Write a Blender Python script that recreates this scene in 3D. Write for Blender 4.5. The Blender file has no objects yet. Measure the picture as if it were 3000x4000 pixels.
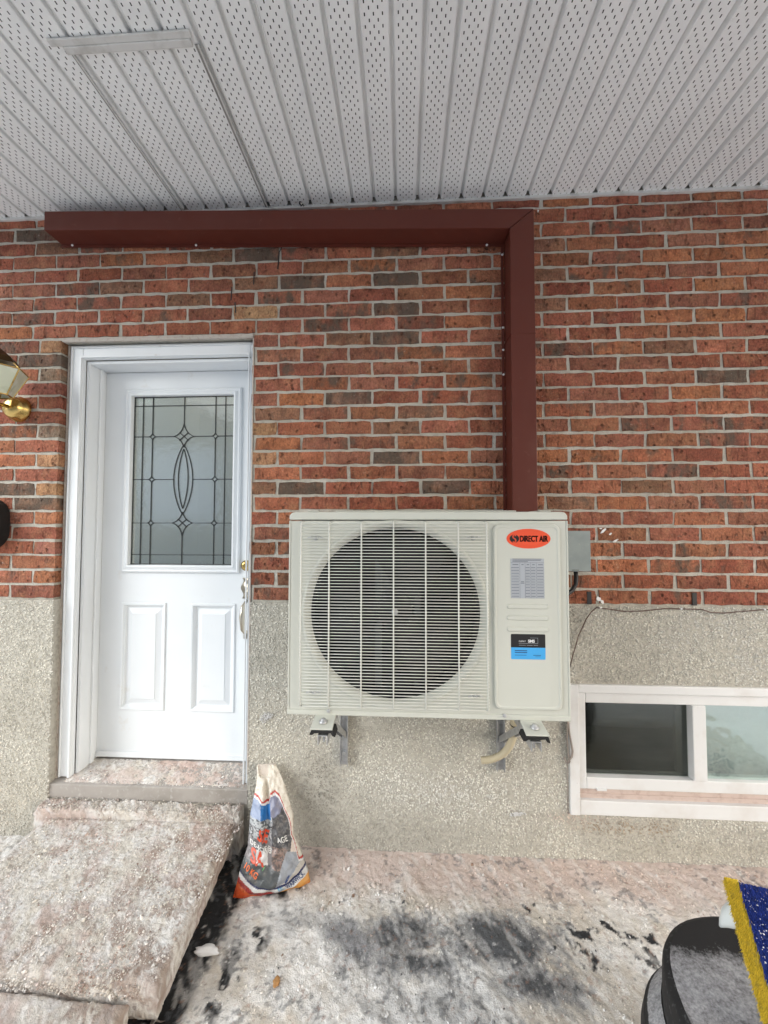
import bpy, bmesh, math, random
import numpy as np
from mathutils import Vector, Matrix
random.seed(7); rng = np.random.default_rng(7)
SC = bpy.context.scene
COL = SC.collection

# ------------------------------------------------------------------ camera, sky, sun, exposure
yaw, pitch, roll = math.radians(2.95), math.radians(2.08), math.radians(0.06)
fwd = Vector((-math.sin(yaw)*math.cos(pitch), math.cos(yaw)*math.cos(pitch), math.sin(pitch)))
rgt = Vector((math.cos(yaw), math.sin(yaw), 0)); upv = rgt.cross(fwd)
r2 = rgt*math.cos(roll) + upv*math.sin(roll); u2 = upv*math.cos(roll) - rgt*math.sin(roll)
cd = bpy.data.cameras.new('camera'); cam = bpy.data.objects.new('camera', cd); COL.objects.link(cam)
M3 = Matrix((r2, u2, -fwd)).transposed()
cam.matrix_world = Matrix.Translation((0, -1.70, 1.395)) @ M3.to_4x4()
cd.sensor_fit = 'VERTICAL'; cd.sensor_height = 36; cd.lens = 13.5; cd.clip_start = .02; cd.clip_end = 300
SC.camera = cam

SUN_EL, SUN_AZ = math.radians(26), math.radians(-50)      # azimuth measured from behind the camera, towards the left
w = bpy.data.worlds.new('World'); SC.world = w; w.use_nodes = True
nt = w.node_tree; bg = nt.nodes['Background']
sky = nt.nodes.new('ShaderNodeTexSky'); sky.sky_type = 'NISHITA'; sky.sun_disc = False
sky.sun_elevation = SUN_EL; sky.sun_rotation = math.radians(180) + SUN_AZ * -1 * -1
sky.air_density = 1.0; sky.dust_density = 2.5; sky.ozone_density = 1.0
hs = nt.nodes.new('ShaderNodeHueSaturation'); hs.inputs['Saturation'].default_value = .72
nt.links.new(sky.outputs[0], hs.inputs['Color']); nt.links.new(hs.outputs[0], bg.inputs['Color'])
bg.inputs['Strength'].default_value = .125
sd = bpy.data.lights.new('sun', 'SUN'); sd.energy = 2.3; sd.angle = math.radians(42); sd.color = (1, .99, .96)
so = bpy.data.objects.new('sun', sd); COL.objects.link(so)
dv = Vector((math.sin(SUN_AZ)*math.cos(SUN_EL), -math.cos(SUN_AZ)*math.cos(SUN_EL), math.sin(SUN_EL)))  # towards the sun
so.rotation_euler = dv.to_track_quat('Z', 'Y').to_euler()
SC.view_settings.view_transform = 'Standard'; SC.view_settings.look = 'None'
SC.view_settings.exposure = 1.0; SC.view_settings.gamma = 1; SC.view_settings.use_curve_mapping = False

# ------------------------------------------------------------------ materials
def mat(name, col, rough=.6, metal=0., spec=.5, mott=(), bump=(), src=None, coat=0., trans=0., island=0., alpha=1., objmott=False):
    """mott: (scale, detail, colour, lo, hi, stretch) noise patches; bump: (scale, detail, strength, dist)."""
    m = bpy.data.materials.new(name); m.use_nodes = True
    N = m.node_tree.nodes; L = m.node_tree.links; P = N['Principled BSDF']
    geo = N.new('ShaderNodeNewGeometry'); pos = geo.outputs['Position']
    P.inputs['Roughness'].default_value = rough; P.inputs['Metallic'].default_value = metal
    P.inputs['Specular IOR Level'].default_value = spec; P.inputs['Coat Weight'].default_value = coat
    P.inputs['Transmission Weight'].default_value = trans; P.inputs['Alpha'].default_value = alpha
    if src == 'object':
        o = N.new('ShaderNodeObjectInfo'); cur = o.outputs['Color']
    elif src:
        a = N.new('ShaderNodeAttribute'); a.attribute_name = src; cur = a.outputs['Color']
    else:
        c = N.new('ShaderNodeRGB'); c.outputs[0].default_value = (*col, 1); cur = c.outputs[0]
    def noise(scale, detail, stretch=(1, 1, 1)):
        mp = N.new('ShaderNodeMapping'); mp.inputs['Scale'].default_value = stretch
        L.new(pos, mp.inputs['Vector'])
        n = N.new('ShaderNodeTexNoise'); n.inputs['Scale'].default_value = scale; n.inputs['Detail'].default_value = detail
        n.inputs['Roughness'].default_value = .6
        L.new(mp.outputs[0], n.inputs['Vector']); return n.outputs['Fac']
    def ramp(f, lo, hi):
        r = N.new('ShaderNodeMapRange'); r.inputs['From Min'].default_value = lo; r.inputs['From Max'].default_value = hi
        L.new(f, r.inputs['Value']); return r.outputs[0]
    def mix(fac, a, b, mode='MIX'):
        x = N.new('ShaderNodeMix'); x.data_type = 'RGBA'; x.blend_type = mode
        if hasattr(fac, 'is_linked') or hasattr(fac, 'node'): L.new(fac, x.inputs['Factor'])
        else: x.inputs['Factor'].default_value = fac
        L.new(a, x.inputs[6])
        if isinstance(b, tuple): x.inputs[7].default_value = (*b, 1)
        else: L.new(b, x.inputs[7])
        return x.outputs[2]
    if island:
        rm = N.new('ShaderNodeMapRange'); rm.inputs['To Min'].default_value = 1-island; rm.inputs['To Max'].default_value = 1+island
        L.new(geo.outputs['Random Per Island'], rm.inputs['Value'])
        cur = mix(1., cur, rm.outputs[0], 'MULTIPLY')
    for q in mott:
        sc, de, c2, lo, hi = q[:5]; st = q[5] if len(q) > 5 else (1, 1, 1); am = q[6] if len(q) > 6 else 1
        f = ramp(noise(sc, de, st), lo, hi)
        if am != 1:
            mm = N.new('ShaderNodeMath'); mm.operation = 'MULTIPLY'; mm.inputs[1].default_value = am; L.new(f, mm.inputs[0]); f = mm.outputs[0]
        cur = mix(f, cur, c2)
    L.new(cur, P.inputs['Base Color'])
    last = None
    for q in bump:
        sc, de, stg, di = q[:4]; st = q[4] if len(q) > 4 else (1, 1, 1)
        b = N.new('ShaderNodeBump'); b.inputs['Strength'].default_value = stg; b.inputs['Distance'].default_value = di
        L.new(noise(sc, de, st), b.inputs['Height'])
        if last: L.new(last, b.inputs['Normal'])
        last = b.outputs[0]
    if last: L.new(last, P.inputs['Normal'])
    m['P'] = 1
    return m

def brick_mat(name, src):
    m = mat(name, (.3, .08, .05), .9, src=src, spec=.2)
    N = m.node_tree.nodes; L = m.node_tree.links; P = N['Principled BSDF']
    base = P.inputs['Base Color'].links[0].from_socket
    geo = next(n for n in N if n.type == 'NEW_GEOMETRY'); pos = geo.outputs['Position']
    s0 = next(n for n in N if n.type in ('OBJECT_INFO', 'ATTRIBUTE')); al = s0.outputs['Alpha']
    def nz(scale, det, st=(1, 1, 1), ro=.6):
        mp = N.new('ShaderNodeMapping'); mp.inputs['Scale'].default_value = st; L.new(pos, mp.inputs['Vector'])
        n = N.new('ShaderNodeTexNoise'); n.inputs['Scale'].default_value = scale; n.inputs['Detail'].default_value = det
        n.inputs['Roughness'].default_value = ro; L.new(mp.outputs[0], n.inputs['Vector']); return n.outputs['Fac']
    def mr(f, a, b, c=0., d=1.):
        r = N.new('ShaderNodeMapRange'); r.inputs[1].default_value = a; r.inputs[2].default_value = b
        r.inputs[3].default_value = c; r.inputs[4].default_value = d; L.new(f, r.inputs[0]); return r.outputs[0]
    def ma(op, a, b):
        x = N.new('ShaderNodeMath'); x.operation = op; x.use_clamp = False
        for i, v in enumerate((a, b)):
            if isinstance(v, (int, float)): x.inputs[i].default_value = v
            else: L.new(v, x.inputs[i])
        return x.outputs[0]
    def mx(f, a, b, mode='MIX'):
        x = N.new('ShaderNodeMix'); x.data_type = 'RGBA'; x.blend_type = mode
        if isinstance(f, float): x.inputs['Factor'].default_value = f
        else: L.new(f, x.inputs['Factor'])
        for i, v in ((6, a), (7, b)):
            if isinstance(v, tuple): x.inputs[i].default_value = (*v, 1)
            else: L.new(v, x.inputs[i])
        return x.outputs[2]
    # broad colour drift, fine grain
    c = mx(1., base, mr(nz(10, 4), .3, .7, .66, 1.3), 'MULTIPLY')
    c = mx(mr(nz(15, 4, (1, 1, .8)), .48, .68, 0, .65), c, (.37, .18, .10)); c = mx(mr(nz(19, 4, (.8, 1, 1)), .52, .70, 0, .7), c, (.19, .066, .044))
    c = mx(1., c, mr(nz(130, 5, (1, 1, .7)), .3, .7, .58, 1.34), 'MULTIPLY')
    # fire-flashed dark patches, as much as alpha says
    k = ma('ADD', ma('MULTIPLY', al, 1.25), ma('MULTIPLY', mr(nz(14, 3, (1, 1, .6)), .3, .7, -1., 1.), .55))
    k = mr(k, .62, .95); k2 = ma('MULTIPLY', k, mr(nz(60, 3), .3, .6, .6, .95))
    c = mx(k2, c, (.105, .082, .064))
    # pits and drag marks
    vo = N.new('ShaderNodeTexVoronoi'); vo.inputs['Scale'].default_value = 34; vo.inputs['Randomness'].default_value = 1
    wp = N.new('ShaderNodeMix'); wp.data_type = 'VECTOR'; wp.inputs['Factor'].default_value = .018
    nn = N.new('ShaderNodeTexNoise'); nn.inputs['Scale'].default_value = 40; L.new(pos, nn.inputs['Vector'])
    L.new(pos, wp.inputs[4]); L.new(nn.outputs['Color'], wp.inputs[5]); L.new(wp.outputs[1], vo.inputs['Vector'])
    pit = ma('MULTIPLY', mr(vo.outputs['Distance'], .12, .28, 1, 0), mr(nz(17, 2), .42, .54))
    drag = mr(nz(50, 3, (1, 1, .35), .5), .56, .70)
    c = mx(ma('MULTIPLY', pit, .62), c, (.045, .022, .016))
    c = mx(ma('MULTIPLY', drag, .55), c, (.10, .038, .024))
    # lime bloom specks
    c = mx(ma('MULTIPLY', mr(nz(75, 4), .62, .76), .5), c, (.5, .42, .36))
    L.new(c, P.inputs['Base Color'])
    b1 = N.new('ShaderNodeBump'); b1.inputs['Strength'].default_value = 1.; b1.inputs['Distance'].default_value = .006
    L.new(ma('SUBTRACT', nz(120, 5), ma('ADD', ma('MULTIPLY', pit, 1.2), ma('MULTIPLY', drag, .6))), b1.inputs['Height'])
    L.new(b1.outputs[0], P.inputs['Normal'])
    return m

BRICK = brick_mat('brick_face', 'object'); BRICK_V = brick_mat('brick_face_joined', 'tint')
MORTAR = mat('mortar', (.50, .48, .42), .95, spec=.2, mott=[(3, 3, (.62, .60, .55), .5, .7), (30, 4, (.35, .33, .28), .5, .75)], bump=[(220, 5, 1, .005), (45, 3, .8, .007)])
STUCCO = mat('stucco_bed', (.50, .48, .425), .95, spec=.2, mott=[(60, 4, (.38, .36, .315), .45, .65)], bump=[(150, 4, 1, .004)])
PEBBLE = mat('pebbles', (.70, .675, .60), .9, spec=.15, island=.24, src='tint',
             bump=[(300, 3, .4, .002)])
SOFFIT = mat('soffit_white', (.87, .88, .87), .45, spec=.4, mott=[(2.5, 3, (.80, .81, .80), .4, .7), (18, 4, (.74, .75, .74), .6, .8)])
SOFTRIM = mat('soffit_trim', (.62, .62, .60), .5, mott=[(14, 4, (.42, .41, .38), .5, .75)])
HATCHGAP = mat('hatch_trim_grey', (.23, .225, .21), .6, mott=[(10, 3, (.33, .32, .30), .4, .7)])
ATTIC = mat('attic_dark', (.05, .05, .05), .9)
WHITE = mat('door_white', (.76, .80, .83), .38, spec=.4, mott=[(1.7, 3, (.70, .74, .77), .45, .75), (8, 5, (.66, .66, .64), .62, .8)], bump=[(500, 2, .08, .0005)])
TRIMW = mat('trim_white', (.76, .795, .82), .45, spec=.4, mott=[(5, 5, (.66, .665, .66), .58, .85, (1, 1, .25), .6), (26, 4, (.55, .50, .46), .68, .82, (1, 1, .3), .7)])
WINW = mat('window_white', (.72, .73, .735), .4, mott=[(6, 4, (.62, .60, .58), .5, .78), (60, 3, (.45, .42, .39), .72, .8)])
PINKDUST = mat('pink_dust', (.58, .475, .43), .95, mott=[(30, 4, (.42, .32, .28), .5, .75)], bump=[(200, 4, .6, .002)])
CAULK = mat('caulk', (.46, .42, .38), .8, mott=[(50, 4, (.36, .29, .25), .5, .7)], bump=[(120, 4, .8, .003)])
LEAD = mat('lead_came', (.050, .054, .055), .75, spec=.2)
ZINC = mat('galvanised', (.55, .56, .57), .42, metal=.75, mott=[(60, 3, (.40, .41, .42), .45, .7)])
BRASS = mat('brass', (.62, .44, .16), .22, metal=1., mott=[(40, 3, (.35, .23, .08), .55, .75)])
NICKEL = mat('antique_nickel', (.50, .46, .38), .3, metal=1.)
DUCT = mat('oxblood_metal', (.105, .024, .0155), .42, spec=.32, mott=[(2.0, 3, (.108, .026, .017), .4, .7), (24, 4, (.15, .06, .045), .66, .8)], bump=[(700, 2, .06, .0004), (4, 2, .7, .02)])
ACW = mat('unit_ivory', (.575, .59, .535), .42, spec=.4, mott=[(9, 4, (.47, .475, .42), .56, .8, (1, 1, .12), .45), (3, 3, (.545, .56, .505), .4, .7)], bump=[(900, 2, .07, .0004)])
ACG = mat('grille_ivory', (.68, .69, .64), .4, spec=.4)
BLACKP = mat('black_plastic', (.012, .012, .014), .45, spec=.4)
FANP = mat('fan_grey', (.006, .006, .007), .6, spec=.25)
COIL = mat('coil_dark', (.005, .005, .006), .7, spec=.2)
MOTORM = mat('motor_bracket', (.03, .034, .038), .45, metal=.2)
RUBBER = mat('rubber', (.008, .008, .008), .7)
GREYBOX = mat('grey_paint', (.27, .31, .31), .5, metal=.2, mott=[(50, 4, (.36, .38, .37), .6, .75), (9, 3, (.22, .26, .265), .45, .7)])
HOSE = mat('hose_beige', (.56, .49, .34), .5)
CABLE = mat('cable_brown', (.10, .055, .04), .6)
CABLEG = mat('cable_grey', (.30, .26, .23), .6)
RED = mat('sticker_red', (.78, .085, .03), .4); BLK = mat('ink_black', (.010, .010, .011), .45); WHT = mat('ink_white', (.82, .82, .82), .5)
STG = mat('sticker_grey', (.40, .43, .47), .5); INK = mat('ink_grey', (.10, .11, .13), .5); BLUE = mat('sticker_blue', (.06, .38, .78), .35); NAVY = mat('ink_navy', (.02, .05, .16), .5)
SMEAR = mat('snow_smear', (.66, .66, .66), .8)
SNOWW = mat('snow', (.80, .81, .82), .8, bump=[(80, 4, .5, .004)])
CONC = mat('sill_concrete', (.36, .335, .31), .9, mott=[(7, 4, (.27, .25, .225), .45, .7), (40, 4, (.48, .46, .44), .55, .75)], bump=[(130, 4, .5, .002)])
GRAINS = mat('salt_grains', (.58, .53, .49), .8, src='tint', island=.18)
GRND = mat('ground_crust', (.5, .5, .5), .85, src='tint', spec=.3, bump=[(240, 5, .9, .004), (70, 4, .6, .008)],
           mott=[])
FARSNOW = mat('far_snow', (.82, .825, .84), .9, mott=[(.8, 4, (.72, .72, .72), .5, .75)], bump=[(8, 4, .5, .03)])
BAGM = mat('bag_film', (.6, .6, .6), .27, src='tint', spec=.45, bump=[(48, 3, .8, .008), (160, 2, .3, .003)], mott=[(28, 4, (.52, .44, .40), .58, .8, (1, 1, 1), .4)])
BAGRED = mat('bag_red', (.62, .075, .03), .4); BAGORANGE = mat('bag_orange', (.75, .16, .04), .4); BAGLBL = mat('bag_blue', (.10, .34, .55), .4); BAGWHITE = mat('bag_white', (.72, .72, .70), .4)
GREEN = mat('green_spot', (.15, .8, .12), .5)
BINP = mat('bin_plastic', (.018, .018, .019), .7, spec=.3, mott=[(90, 4, (.10, .10, .105), .56, .75)])
FROST = mat('bin_frosted', (.016, .016, .017), .75, bump=[(260, 4, .4, .002)])
def _frost():
    N = FROST.node_tree.nodes; L = FROST.node_tree.links; P = N['Principled BSDF']; a = N.new('ShaderNodeAttribute'); a.attribute_name = 'tint'
    geo = N.new('ShaderNodeNewGeometry'); f = None
    for sc, wt in ((170, .55), (45, .45)):
        n = N.new('ShaderNodeTexNoise'); n.inputs['Scale'].default_value = sc; n.inputs['Detail'].default_value = 4; n.inputs['Roughness'].default_value = .7; L.new(geo.outputs['Position'], n.inputs['Vector'])
        q = N.new('ShaderNodeMath'); q.operation = 'MULTIPLY_ADD'; q.inputs[1].default_value = wt; L.new(n.outputs['Fac'], q.inputs[0])
        if f: L.new(f, q.inputs[2])
        else: q.inputs[2].default_value = 0
        f = q.outputs[0]
    ad = N.new('ShaderNodeMath'); ad.operation = 'ADD'; L.new(f, ad.inputs[0]); L.new(a.outputs['Fac'], ad.inputs[1])
    r = N.new('ShaderNodeMapRange'); r.inputs[1].default_value = .86; r.inputs[2].default_value = 1.30; L.new(ad.outputs[0], r.inputs[0])
    m = N.new('ShaderNodeMix'); m.data_type = 'RGBA'; m.inputs[6].default_value = (.013, .013, .014, 1); m.inputs[7].default_value = (.56, .565, .59, 1); L.new(r.outputs[0], m.inputs['Factor']); L.new(m.outputs[2], P.inputs['Base Color'])
_frost()
BLUEB = mat('blue_fibre', (.022, .050, .29), .9, island=.6, mott=[(40, 4, (.10, .14, .34), .58, .74)]); YELB = mat('yellow_fibre', (.66, .48, .035), .9, island=.35, mott=[(60, 3, (.28, .22, .07), .58, .75)])
def glass_mat(name, tint, fac, rough, bumpscale=None, bs=.3, bd=.002):
    m = bpy.data.materials.new(name); m.use_nodes = True; N = m.node_tree.nodes; L = m.node_tree.links
    for n in list(N):
        if n.type == 'BSDF_PRINCIPLED': N.remove(n)
    out = next(n for n in N if n.type == 'OUTPUT_MATERIAL')
    t = N.new('ShaderNodeBsdfTransparent'); t.inputs[0].default_value = (*tint, 1)
    g = N.new('ShaderNodeBsdfGlossy'); g.inputs['Roughness'].default_value = rough; g.inputs['Color'].default_value = (.95, 1, .98, 1)
    mx = N.new('ShaderNodeMixShader'); mx.inputs[0].default_value = fac
    if bumpscale:
        geo = N.new('ShaderNodeNewGeometry'); nz = N.new('ShaderNodeTexNoise'); nz.inputs['Scale'].default_value = bumpscale; nz.inputs['Detail'].default_value = 3
        L.new(geo.outputs['Position'], nz.inputs['Vector'])
        b = N.new('ShaderNodeBump'); b.inputs['Strength'].default_value = bs; b.inputs['Distance'].default_value = bd
        L.new(nz.outputs['Fac'], b.inputs['Height']); L.new(b.outputs[0], g.inputs['Normal'])
    L.new(t.outputs[0], mx.inputs[1]); L.new(g.outputs[0], mx.inputs[2]); L.new(mx.outputs[0], out.inputs[0])
    return m
DGLASS = glass_mat('textured_door_glass', (.80, .82, .78), .48, .10, 30, .20, .003)
WGLASS = glass_mat('window_glass', (.8, .92, .9), .36, .06, 4, .45, .02)
SCREEN = glass_mat('screened_glass', (.6, .64, .6), .085, .12, 7, .18, .01)
LANT = mat('lantern_glass', (.60, .64, .50), .18, coat=.5, mott=[(18, 3, (.70, .72, .66), .5, .65), (11, 3, (.34, .38, .26), .55, .7)], bump=[(30, 3, .3, .004)])

# ------------------------------------------------------------------ mesh helpers
ORG = {}
class MB:
    def __init__(s): s.v = []; s.f = []
    def add(s, v, f):
        n = len(s.v); s.v += [tuple(p) for p in v]; s.f += [tuple(i+n for i in q) for q in f]; return s
    def box(s, x0, x1, y0, y1, z0, z1):
        return s.add([(x, y, z) for z in (z0, z1) for y in (y0, y1) for x in (x0, x1)],
                     [(0, 2, 3, 1), (4, 5, 7, 6), (0, 1, 5, 4), (2, 6, 7, 3), (0, 4, 6, 2), (1, 3, 7, 5)])
    def tube(s, path, r, n=8, cap=True):
        P = [Vector(p) for p in path]; R = r if isinstance(r, (list, tuple)) else [r]*len(P)
        base = len(s.v); prev = None
        for i, p in enumerate(P):
            d = (P[min(i+1, len(P)-1)] - P[max(i-1, 0)]).normalized()
            a = prev if prev else (Vector((0, 0, 1)) if abs(d.z) < .9 else Vector((1, 0, 0)))
            x = (a - d*a.dot(d)).normalized(); prev = x; y = d.cross(x)
            for k in range(n):
                t = 2*math.pi*k/n; s.v.append(tuple(p + (x*math.cos(t) + y*math.sin(t))*R[i]))
        for i in range(len(P)-1):
            for k in range(n):
                a = base+i*n+k; b = base+i*n+(k+1) % n; s.f.append((a, b, b+n, a+n))
        if cap:
            s.f.append(tuple(base+k for k in range(n))[::-1]); s.f.append(tuple(base+(len(P)-1)*n+k for k in range(n)))
        return s
    def lathe(s, c, prof, n=48, axis='y', sx=1, cap=False):
        base = len(s.v)
        for (r, h) in prof:
            for k in range(n):
                t = 2*math.pi*k/n; a, b = r*math.cos(t), r*math.sin(t)
                if axis == 'y': s.v.append((c[0]+a*sx, c[1]+h, c[2]+b))
                elif axis == 'z': s.v.append((c[0]+a*sx, c[1]+b, c[2]+h))
                else: s.v.append((c[0]+h, c[1]+a*sx, c[2]+b))
        for i in range(len(prof)-1):
            for k in range(n):
                a = base+i*n+k; b = base+i*n+(k+1) % n; s.f.append((a, b, b+n, a+n))
        if cap: s.f.append(tuple(base+(len(prof)-1)*n+k for k in range(n)))
        return s
    def prism(s, poly, y0, y1):      # polygon in x,z extruded along y
        n = len(poly); base = len(s.v)
        s.v += [(x, y0, z) for x, z in poly] + [(x, y1, z) for x, z in poly]
        s.f += [tuple(base+i for i in range(n)), tuple(base+n+i for i in range(n))[::-1]]
        s.f += [(base+i, base+n+i, base+n+(i+1) % n, base+(i+1) % n) for i in range(n)]
        return s
    def uframe(s, x0, x1, z0, z1, wl, wr, wt, y0, y1):
        s.box(x0, x0+wl, y0, y1, z0, z1); s.box(x1-wr, x1, y0, y1, z0, z1); s.box(x0+wl, x1-wr, y0, y1, z1-wt, z1); return s
    def frame(s, x0, x1, z0, z1, wl, wr, wb, wt, y0, y1):   # four bars, butted
        s.box(x0, x0+wl, y0, y1, z0, z1); s.box(x1-wr, x1, y0, y1, z0, z1)
        s.box(x0+wl, x1-wr, y0, y1, z0, z0+wb); s.box(x0+wl, x1-wr, y0, y1, z1-wt, z1); return s
    def mitre(s, o, prof):           # picture-frame moulding: o=(x0,x1,z0,z1), prof=list of (inset, y)
        base = len(s.v); x0, x1, z0, z1 = o
        for d, y in prof:
            s.v += [(x0+d, y, z0+d), (x1-d, y, z0+d), (x1-d, y, z1-d), (x0+d, y, z1-d)]
        for i in range(len(prof)-1):
            for k in range(4):
                a = base+i*4+k; b = base+i*4+(k+1) % 4; s.f.append((a, b, b+4, a+4))
        return s
    def build(s, name, m, parent=None, org=None, smooth=False, bevel=0., seg=2):
        o = Vector(org) if org else Vector(ORG.get(parent.name, (0, 0, 0)) if parent else (0, 0, 0))
        me = bpy.data.meshes.new(name); me.from_pydata([tuple(Vector(p)-o) for p in s.v], [], s.f); me.materials.append(m)
        bm = bmesh.new(); bm.from_mesh(me); bmesh.ops.recalc_face_normals(bm, faces=bm.faces); bm.to_mesh(me); bm.free()
        if smooth: me.polygons.foreach_set('use_smooth', [True]*len(me.polygons))
        return link(name, me, parent, o, bevel, seg)
def link(name, me, parent=None, o=(0, 0, 0), bevel=0., seg=2):
    ob = bpy.data.objects.new(name, me); COL.objects.link(ob)
    if parent: ob.parent = parent
    else: ob.location = o
    ORG[ob.name] = tuple(o)
    if bevel:
        b = ob.modifiers.new('bevel', 'BEVEL'); b.width = bevel; b.segments = seg; b.limit_method = 'ANGLE'; b.angle_limit = .6
        b.harden_normals = False
    return ob
def tag(o, label=None, cat=None, group=None, kind=None):
    if label: o['label'] = label
    if cat: o['category'] = cat
    if group: o['group'] = group
    if kind: o['kind'] = kind
    return o
def empty(name, loc):
    o = bpy.data.objects.new(name, None); COL.objects.link(o); o.location = loc; o.empty_display_size = .1; ORG[o.name] = tuple(loc); return o
def npmesh(name, V, F, m, tint=None, smooth=False):
    V = np.asarray(V, np.float32); F = np.asarray(F, np.int32); k = F.shape[1]
    me = bpy.data.meshes.new(name); me.vertices.add(len(V)); me.vertices.foreach_set('co', V.ravel())
    me.loops.add(F.size); me.loops.foreach_set('vertex_index', F.ravel())
    me.polygons.add(len(F)); me.polygons.foreach_set('loop_start', np.arange(0, F.size, k, dtype=np.int32))
    me.update(calc_edges=True); me.validate()
    if tint is not None:
        a = me.color_attributes.new('tint', 'FLOAT_COLOR', 'POINT'); t = np.ones((len(V), 4), np.float32); t[:, :tint.shape[1]] = tint
        a.data.foreach_set('color', t.ravel())
    me.polygons.foreach_set('use_smooth', np.full(len(F), smooth)); me.materials.append(m); return me
def text_mesh(s, size, squeeze=1., bold=0.):
    c = bpy.data.curves.new('t', 'FONT'); c.body = s; c.size = size; c.offset = bold; c.resolution_u = 3; c.align_x = 'LEFT'
    o = bpy.data.objects.new('t', c); COL.objects.link(o); dg = bpy.context.evaluated_depsgraph_get(); dg.update()
    me = bpy.data.meshes.new_from_object(o.evaluated_get(dg)); V = [(v.co.x*squeeze, v.co.y) for v in me.vertices]; F = [tuple(p.vertices) for p in me.polygons]
    bpy.data.objects.remove(o); bpy.data.curves.remove(c); bpy.data.meshes.remove(me); return V, F
_G = {}
def vnoise(x, y, f, seed):
    if seed not in _G: _G[seed] = np.random.default_rng(seed).random((256, 256))
    G = _G[seed]; X = x*f+1000.3; Y = y*f+1000.7; i = np.floor(X).astype(int); j = np.floor(Y).astype(int); a = X-i; b = Y-j
    a = a*a*(3-2*a); b = b*b*(3-2*b); g = lambda p, q: G[p % 256, q % 256]
    return (g(i, j)*(1-a)+g(i+1, j)*a)*(1-b) + (g(i, j+1)*(1-a)+g(i+1, j+1)*a)*b
def fbm(x, y, f, seed, o=4, g=.5):
    t = 0; a = 1; n = 0
    for k in range(o): t = t + a*vnoise(x, y, f*2**k, seed+k); n += a; a *= g
    return t/n
sst = lambda a, b, x: (lambda t: t*t*(3-2*t))(np.clip((x-a)/(b-a), 0, 1))

# ------------------------------------------------------------------ HOUSE
house = empty('house', (0, 0, 0))
tag(house, 'red brick house wall with pebble-dashed base, white door and small basement window', 'house')
Zb, PIT, LEN = 1.057, .0677, .2155          # base of the brickwork, course height, brick pitch
XL, XR, ZT = -1.61, -.690, 2.866             # door opening, top of the wall
# backing walls (mortar), butted round the openings
mb = MB()
mb.box(-4, XL-.006, .0045, .30, Zb-.02, ZT+.05); mb.box(XR+.006, 4, .0045, .30, Zb-.02, ZT+.05); mb.box(XL-.006, XR+.006, .0045, .30, 2.264, ZT+.05)
wall = mb.build('brick_wall', MORTAR, house)

def brick_mesh(L, H, seed):
    r = random.Random(seed); nx, nz = (6, 2) if L > .15 else (4, 2); V = []; F = []
    for j in range(nz+1):
        for i in range(nx+1):
            ex = i in (0, nx); ez = j in (0, nz)
            V.append((-L/2+L*i/nx + (r.uniform(-.0030, .0030) if ex or ez else 0), (.0015 if ex or ez else r.uniform(-.0030, .0012)),
                      -H/2+H*j/nz + (r.uniform(-.0026, .0026) if ez else 0)))
    idx = lambda i, j: j*(nx+1)+i
    for j in range(nz):
        for i in range(nx): F.append((idx(i, j), idx(i+1, j), idx(i+1, j+1), idx(i, j+1)))
    loop = [idx(i, 0) for i in range(nx)]+[idx(nx, j) for j in range(nz)]+[idx(i, nz) for i in range(nx, 0, -1)]+[idx(0, j) for j in range(nz, 0, -1)]
    b = len(V); V += [(V[k][0], .085, V[k][2]) for k in loop]; n = len(loop)
    F += [(loop[k], b+k, b+(k+1) % n, loop[(k+1) % n]) for k in range(n)]
    return V, F
def to_me(vf, name):
    me = bpy.data.meshes.new(name); me.from_pydata(vf[0], [], vf[1]); me.materials.append(BRICK); return me
JN = .0126
FULL = [brick_mesh(LEN-JN, PIT-JN, 100+k) for k in range(12)]; HALF = [brick_mesh(LEN/2-JN, PIT-JN, 200+k) for k in range(6)]
FULLM = [to_me(v, 'brick') for v in FULL]; HALFM = [to_me(v, 'brick') for v in HALF]
# layout: (xc, zc, width, is_half)
lay = []
for i in range(27):
    z = Zb+PIT*(i+.5); ph = -.572 if i % 2 else -.464
    dz = 0
    def put(a, b):
        if b-a < .03: return
        lay.append([(a+b)/2, z, b-a-JN, b-a < .15, i])
    if z < 2.264:       # beside the door
        x = XL; k = 0
        while x > -2.45:
            wd = (.108 if i % 2 else .2155) if k == 0 else LEN
            put(x-wd+ (0), x + (JN/2 if k == 0 else 0)); x -= wd; k += 1
        x = ph-LEN*2
        while x < 2.45:
            a = max(x, XR-JN/2); b = x+LEN
            if b > XR+.02: put(a, b)
            x += LEN
    else:
        x = ph-LEN*9
        while x < 2.45:
            put(x+random.uniform(-.004, .004)*0, x+LEN); x += LEN
REDS = [(.29, .095, .058), (.32, .112, .066), (.34, .130, .072), (.26, .085, .055), (.30, .108, .070), (.36, .140, .070), (.25, .100, .066), (.30, .125, .082), (.28, .115, .064), (.33, .12, .078)]
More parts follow.
